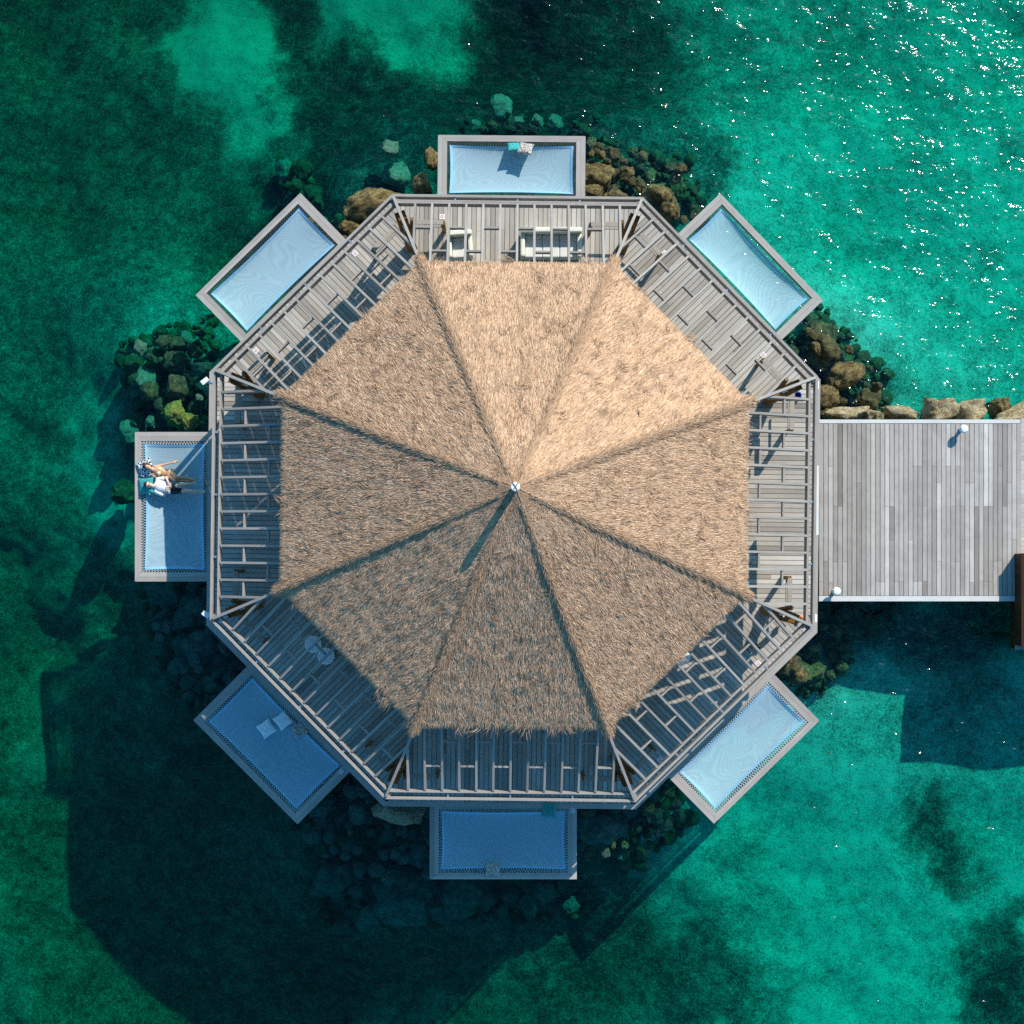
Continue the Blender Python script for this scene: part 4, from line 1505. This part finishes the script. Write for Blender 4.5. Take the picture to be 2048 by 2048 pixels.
EXPL = [  # px, py, rx, ry, top z, rotation, material, label
    (735, 410, 1.05, .62, .35, 14, "rock", "large yellow-brown rock breaking the surface left of the top net"),
    (700, 452, .40, .30, .15, 20, "rock", "yellow-brown rock between the upper left net frame and the railing"),
    (772, 428, .42, .36, .12, -20, "rock", "brown rock touching the pavilion's upper left corner"),
    (843, 368, .40, .42, .30, 0, "rock", "brown rock standing clear beside the top net frame"),
    (862, 312, .30, .38, .15, 0, "rock", "mossy brown rock against the outer half of the top net frame"),
    (779, 292, .36, .30, -.35, 0, "rockpale", "pale turquoise sunken rock alone left of the top net"),
    (1003, 214, .42, .48, -1.0, 0, "rockpale", "pale sunken rock alone in dark water above the top net"),
    (790, 345, .5, .5, -.7, 30, "rockpale", "pale sunken rock beside the large yellow-brown rock"),
    (1200, 350, .62, .52, .10, 0, "rock", "broad brown rock against the right side of the top net frame"),
    (1188, 385, .42, .32, .22, 0, "rock", "ochre rock at the corner of the top net and the deck"),
    (1232, 392, .38, .28, .25, 0, "rock", "ochre rock above the deck edge right of the top net"),
    (1318, 388, .55, .5, .1, 40, "rock", "brown rock left of the upper right net frame"),
    (1340, 425, .42, .42, .2, 0, "rock", "ochre rock touching the upper right net frame"),
    (353, 770, .42, .5, -.25, 20, "rockgreen", "green sunken boulder with a yellow crown above the people's net"),
    (347, 825, .46, .42, -.2, 0, "rockyellow", "yellow-green sunken boulder above the people's net"),
    (379, 845, .30, .36, -.08, 30, "rockyellow", "bright yellow boulder beside the deck above the people's net"),
    (288, 755, .42, .5, -.8, 0, "rockpale", "pale green sunken boulder at the outer edge of the left reef"),
    (262, 865, .5, .5, -1.2, 0, "rockpale", "pale green sunken rock beside the corner of the people's net"),
    (243, 985, .5, .45, -1.4, 0, "rockgreen", "bright green sunken rock beside the people's net"),
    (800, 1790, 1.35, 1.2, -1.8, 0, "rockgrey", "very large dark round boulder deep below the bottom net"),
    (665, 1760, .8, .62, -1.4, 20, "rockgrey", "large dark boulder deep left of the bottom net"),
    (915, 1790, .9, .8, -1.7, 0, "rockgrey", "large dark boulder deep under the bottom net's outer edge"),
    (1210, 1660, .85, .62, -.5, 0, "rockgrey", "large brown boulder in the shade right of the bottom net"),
    (1240, 1715, .4, .55, -1.4, 10, "rockgreen", "pointed green boulder in the shade right of the bottom net"),
    (800, 1627, 1.0, .40, .45, -8, "rockpale", "flat pale sandy rock in the shade between deck and bottom net"),
    (1600, 1345, .5, .42, -.15, 0, "rock", "ochre boulder at the shadow edge beside the lower right net"),
    (1570, 1330, .5, .5, .0, 20, "rockgreen", "brown boulder below the lower right corner of the pavilion"),
    (1655, 700, .7, .6, .1, 0, "rockgreen", "mossy brown boulder right of the upper right net"),
    (1690, 750, .65, .5, .2, 30, "rock", "mossy ochre boulder between pavilion corner and pier stones"),
    (1655, 795, .5, .45, .35, 0, "rock", "brown boulder at the corner of pavilion and pier"),
    (1740, 800, .5, .4, .15, 0, "rockgreen", "green boulder in front of the limestone blocks"),
    (1640, 660, .5, .45, -.1, 0, "rockgreen", "dark green boulder touching the upper right net frame corner"),
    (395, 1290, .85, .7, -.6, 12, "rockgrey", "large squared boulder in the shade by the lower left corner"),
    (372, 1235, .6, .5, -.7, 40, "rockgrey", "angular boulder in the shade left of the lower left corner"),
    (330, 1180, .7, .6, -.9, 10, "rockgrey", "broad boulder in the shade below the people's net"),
]
for px, py, rx, ry, top, rz, mt, lab in EXPL:
    h_ = min(rx, ry) * 1.0
    p = wpx(px, py, top - h_ * .3)
    p.z = top - h_ * .8
    sq = "angular" in lab or "squared" in lab
    rock("boulder", p, (rx, ry, h_), R(rz), M[mt], random.choice(RMB if sq else RM), lab)

ZONES = [  # polygon in photo pixels, count, radius range, top range, materials, label, group
    ([(610, 440), (690, 440), (760, 470), (640, 500)], 12, .13, .28, -.1, .2, ["rock"], "small yellow-brown rock in the cluster by the upper left net frame", "small rocks by the upper left net"),
    ([(1172, 280), (1215, 290), (1300, 395), (1172, 398)], 30, .14, .34, -.7, .2, ["rock", "rockgreen", "rockgreen"], "small mossy rock in the cluster right of the top net", "small rocks right of the top net"),
    ([(1215, 290), (1380, 330), (1400, 440), (1320, 440)], 22, .18, .42, -.9, .1, ["rock", "rockgreen"], "mossy rock between the top net and the upper right net", "rocks between top and upper right nets"),
    ([(1565, 690), (1640, 620), (1760, 740), (1760, 830), (1640, 830)], 36, .15, .42, -.8, .3, ["rock", "rockgreen", "rockgreen"], "mossy rock in the bank between the upper right net and the pier", "rocks between the upper right net and the pier"),
    ([(250, 700), (420, 640), (420, 860), (270, 860)], 34, .2, .5, -1.3, -.3, ["rockgreen", "rockgreen", "rockpale"], "sunken boulder in the reef above the people's net", "sunken boulders above the people's net"),
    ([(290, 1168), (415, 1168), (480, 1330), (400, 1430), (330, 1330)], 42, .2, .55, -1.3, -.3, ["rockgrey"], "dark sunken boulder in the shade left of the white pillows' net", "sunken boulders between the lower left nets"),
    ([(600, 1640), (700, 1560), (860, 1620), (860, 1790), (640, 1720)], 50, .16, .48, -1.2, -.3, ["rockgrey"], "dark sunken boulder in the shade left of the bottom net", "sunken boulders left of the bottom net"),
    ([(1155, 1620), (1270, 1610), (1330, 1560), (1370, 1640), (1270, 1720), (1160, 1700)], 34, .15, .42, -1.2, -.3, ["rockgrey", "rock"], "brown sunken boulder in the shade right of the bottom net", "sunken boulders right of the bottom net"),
    ([(640, 1780), (1160, 1765), (1150, 1830), (700, 1850)], 16, .3, .6, -2.4, -1.6, ["rockgrey"], "deep dark boulder below the bottom net", "deep boulders below the bottom net"),
    ([(1560, 1330), (1640, 1215), (1720, 1215), (1690, 1340), (1620, 1390)], 26, .16, .42, -1.0, -.1, ["rockgreen", "rock"], "brown boulder in the shade between pavilion corner and pier", "boulders below the pier's pavilion end"),
    ([(1700, 1210), (1800, 1210), (1790, 1260), (1700, 1260)], 5, .3, .5, -1.2, -.8, ["rockgreen"], "dark sunken boulder in the shade under the pier's edge", "sunken boulders under the pier's edge"),
    ([(550, 330), (620, 330), (640, 420), (590, 390)], 6, .25, .5, -2.2, -1.2, ["rockpale", "rockgreen"], "green sunken boulder beyond the upper left net's outer corner", "sunken boulders beyond the upper left net"),
    ([(940, 240), (1180, 235), (1170, 262), (950, 262)], 9, .25, .45, -1.4, -.7, ["rockpale", "rockgreen"], "green sunken rock just beyond the top net frame", "sunken rocks beyond the top net"),
]


def inside(p, poly):
    c = False
    j = len(poly) - 1
    for i in range(len(poly)):
        if (poly[i][1] > p[1]) != (poly[j][1] > p[1]) and p[0] < (poly[j][0] - poly[i][0]) * (p[1] - poly[i][1]) / (poly[j][1] - poly[i][1]) + poly[i][0]:
            c = not c
        j = i
    return c


for poly, cnt, r0, r1, t0, t1, mats, lab, grp in ZONES:
    xs, ys = [p[0] for p in poly], [p[1] for p in poly]
    placed, tries = [], 0
    while len(placed) < cnt and tries < 4000:
        tries += 1
        p = (random.uniform(min(xs), max(xs)), random.uniform(min(ys), max(ys)))
        if not inside(p, poly): continue
        r = random.uniform(r0, r1) * random.choice([.65, .8, 1.0])
        if any((p[0] - a) ** 2 + (p[1] - b) ** 2 < ((r + c) * 65 * .62) ** 2 for a, b, c in placed): continue
        placed.append((*p, r))
        top = random.uniform(t0, t1)
        q_ = wpx(p[0], p[1], top)
        q_.z = top - r * .75
        sq = "shade left" in lab and random.random() < .6
        rock("boulder", q_, (r * random.uniform(.85, 1.25), r * random.uniform(.75, 1.05), r * random.uniform(.75, 1.0)), random.uniform(0, 6.28), M[random.choice(mats)],
             random.choice(RMB if sq else RM), lab, "boulder", grp)

def rubble():
    """loose stones too many to count, between and around the boulders"""
    prim = []
    for i in range(6):
        bm = bmesh.new()
        bmesh.ops.create_icosphere(bm, subdivisions=2, radius=1.0)
        off = Vector((i * 7.3, 3.1, 1.7))
        for v in bm.verts:
            p = v.co.normalized()
            v.co = p * (1 + .3 * mnoise.noise(p * 1.7 + off) + .15 * mnoise.noise(p * 4 + off))
        prim.append((np.array([v.co[:] for v in bm.verts]), np.array([[v.index for v in f.verts] for f in bm.faces])))
        bm.free()
    V, Fa, base = [], [], 0
    rr = random.Random(5)
    jobs = [(poly, cnt) for poly, cnt, *_ in ZONES]
    for poly, cnt in jobs:
        xs, ys = [p[0] for p in poly], [p[1] for p in poly]
        cx_, cy_ = sum(xs) / len(xs), sum(ys) / len(ys)
        for _ in range(cnt * 10):
            p = (rr.uniform(min(xs) - 25, max(xs) + 25), rr.uniform(min(ys) - 25, max(ys) + 25))
            if not inside((cx_ + (p[0] - cx_) * .86, cy_ + (p[1] - cy_) * .86), poly): continue
            q_ = wpx(p[0], p[1], -1.2)
            zf = float(floor_z(q_.x, q_.y))
            q_ = wpx(p[0], p[1], zf)
            r = rr.choice([.06, .09, .12, .16, .2]) * rr.uniform(.8, 1.2)
            pv, pf = prim[rr.randrange(6)]
            m = np.array(Matrix.Rotation(rr.uniform(0, 6.28), 3, 'Z') @ Matrix.Rotation(rr.uniform(0, 3), 3, 'X') @ Matrix.Diagonal((r * rr.uniform(.8, 1.3), r, r * rr.uniform(.6, 1))))
            V.append(pv @ m.T + np.array([q_.x, q_.y, zf + r * .3 + rr.choice([0, 0, .1, .2])]))
            Fa.append(pf + base)
            base += len(pv)
    V = np.concatenate(V); Fa = np.concatenate(Fa)
    me = bpy.data.meshes.new("rubble")
    me.from_pydata(V.tolist(), [], Fa.tolist())
    me.polygons.foreach_set("use_smooth", [True] * len(me.polygons))
    me.materials.append(M["rockgreen"])
    o = bpy.data.objects.new("rubble", me)
    COL.objects.link(o)
    tag(o, "small loose stones on the sea floor between the boulders", "rubble", kind="stuff")


rubble()

BLOCKS = [  # x0, y0, x1, y1, top, rotation, label
    (1660, 810, 1733, 846, .75, 0, "limestone", "long tan limestone block, nearest the pavilion, along the pier edge"),
    (1736, 815, 1772, 845, .70, 3, "limestone", "smallest tan limestone block along the pier edge"),
    (1780, 809, 1851, 846, .75, -2, "limestone", "tan limestone block right of the smallest one at the pier edge"),
    (1857, 797, 1920, 846, .85, 2, "limestone", "pitted cream and brown limestone block at the pier edge"),
    (1923, 790, 1988, 846, .95, -3, "limestone", "squarest tan limestone block with a dark hollow by the bollard lamp"),
    (1986, 792, 2022, 832, .30, 8, "rock", "dark wet block sunk behind the squarest limestone block"),
    (1996, 812, 2080, 850, .80, 22, "limestone", "slanting tan limestone block at the shore end of the pier edge")]
for i, (x0, y0, x1, y1, top, rz, mt, lab) in enumerate(BLOCKS):
    s = (D + DECK - top) / F
    p = wpx((x0 + x1) / 2, (y0 + y1) / 2, top)
    rx, ry = (x1 - x0) / 2 * s * 1.28, (y1 - y0) / 2 * s * 1.28
    o = rock("limestone_block", (p.x, p.y, top - .55), (rx, ry, .62), R(rz), M[mt], RMB[i % 6], lab, "rock", "limestone blocks along the pier")
    o.rotation_euler = (R(random.uniform(-4, 4)), R(random.uniform(-4, 4)), R(rz))
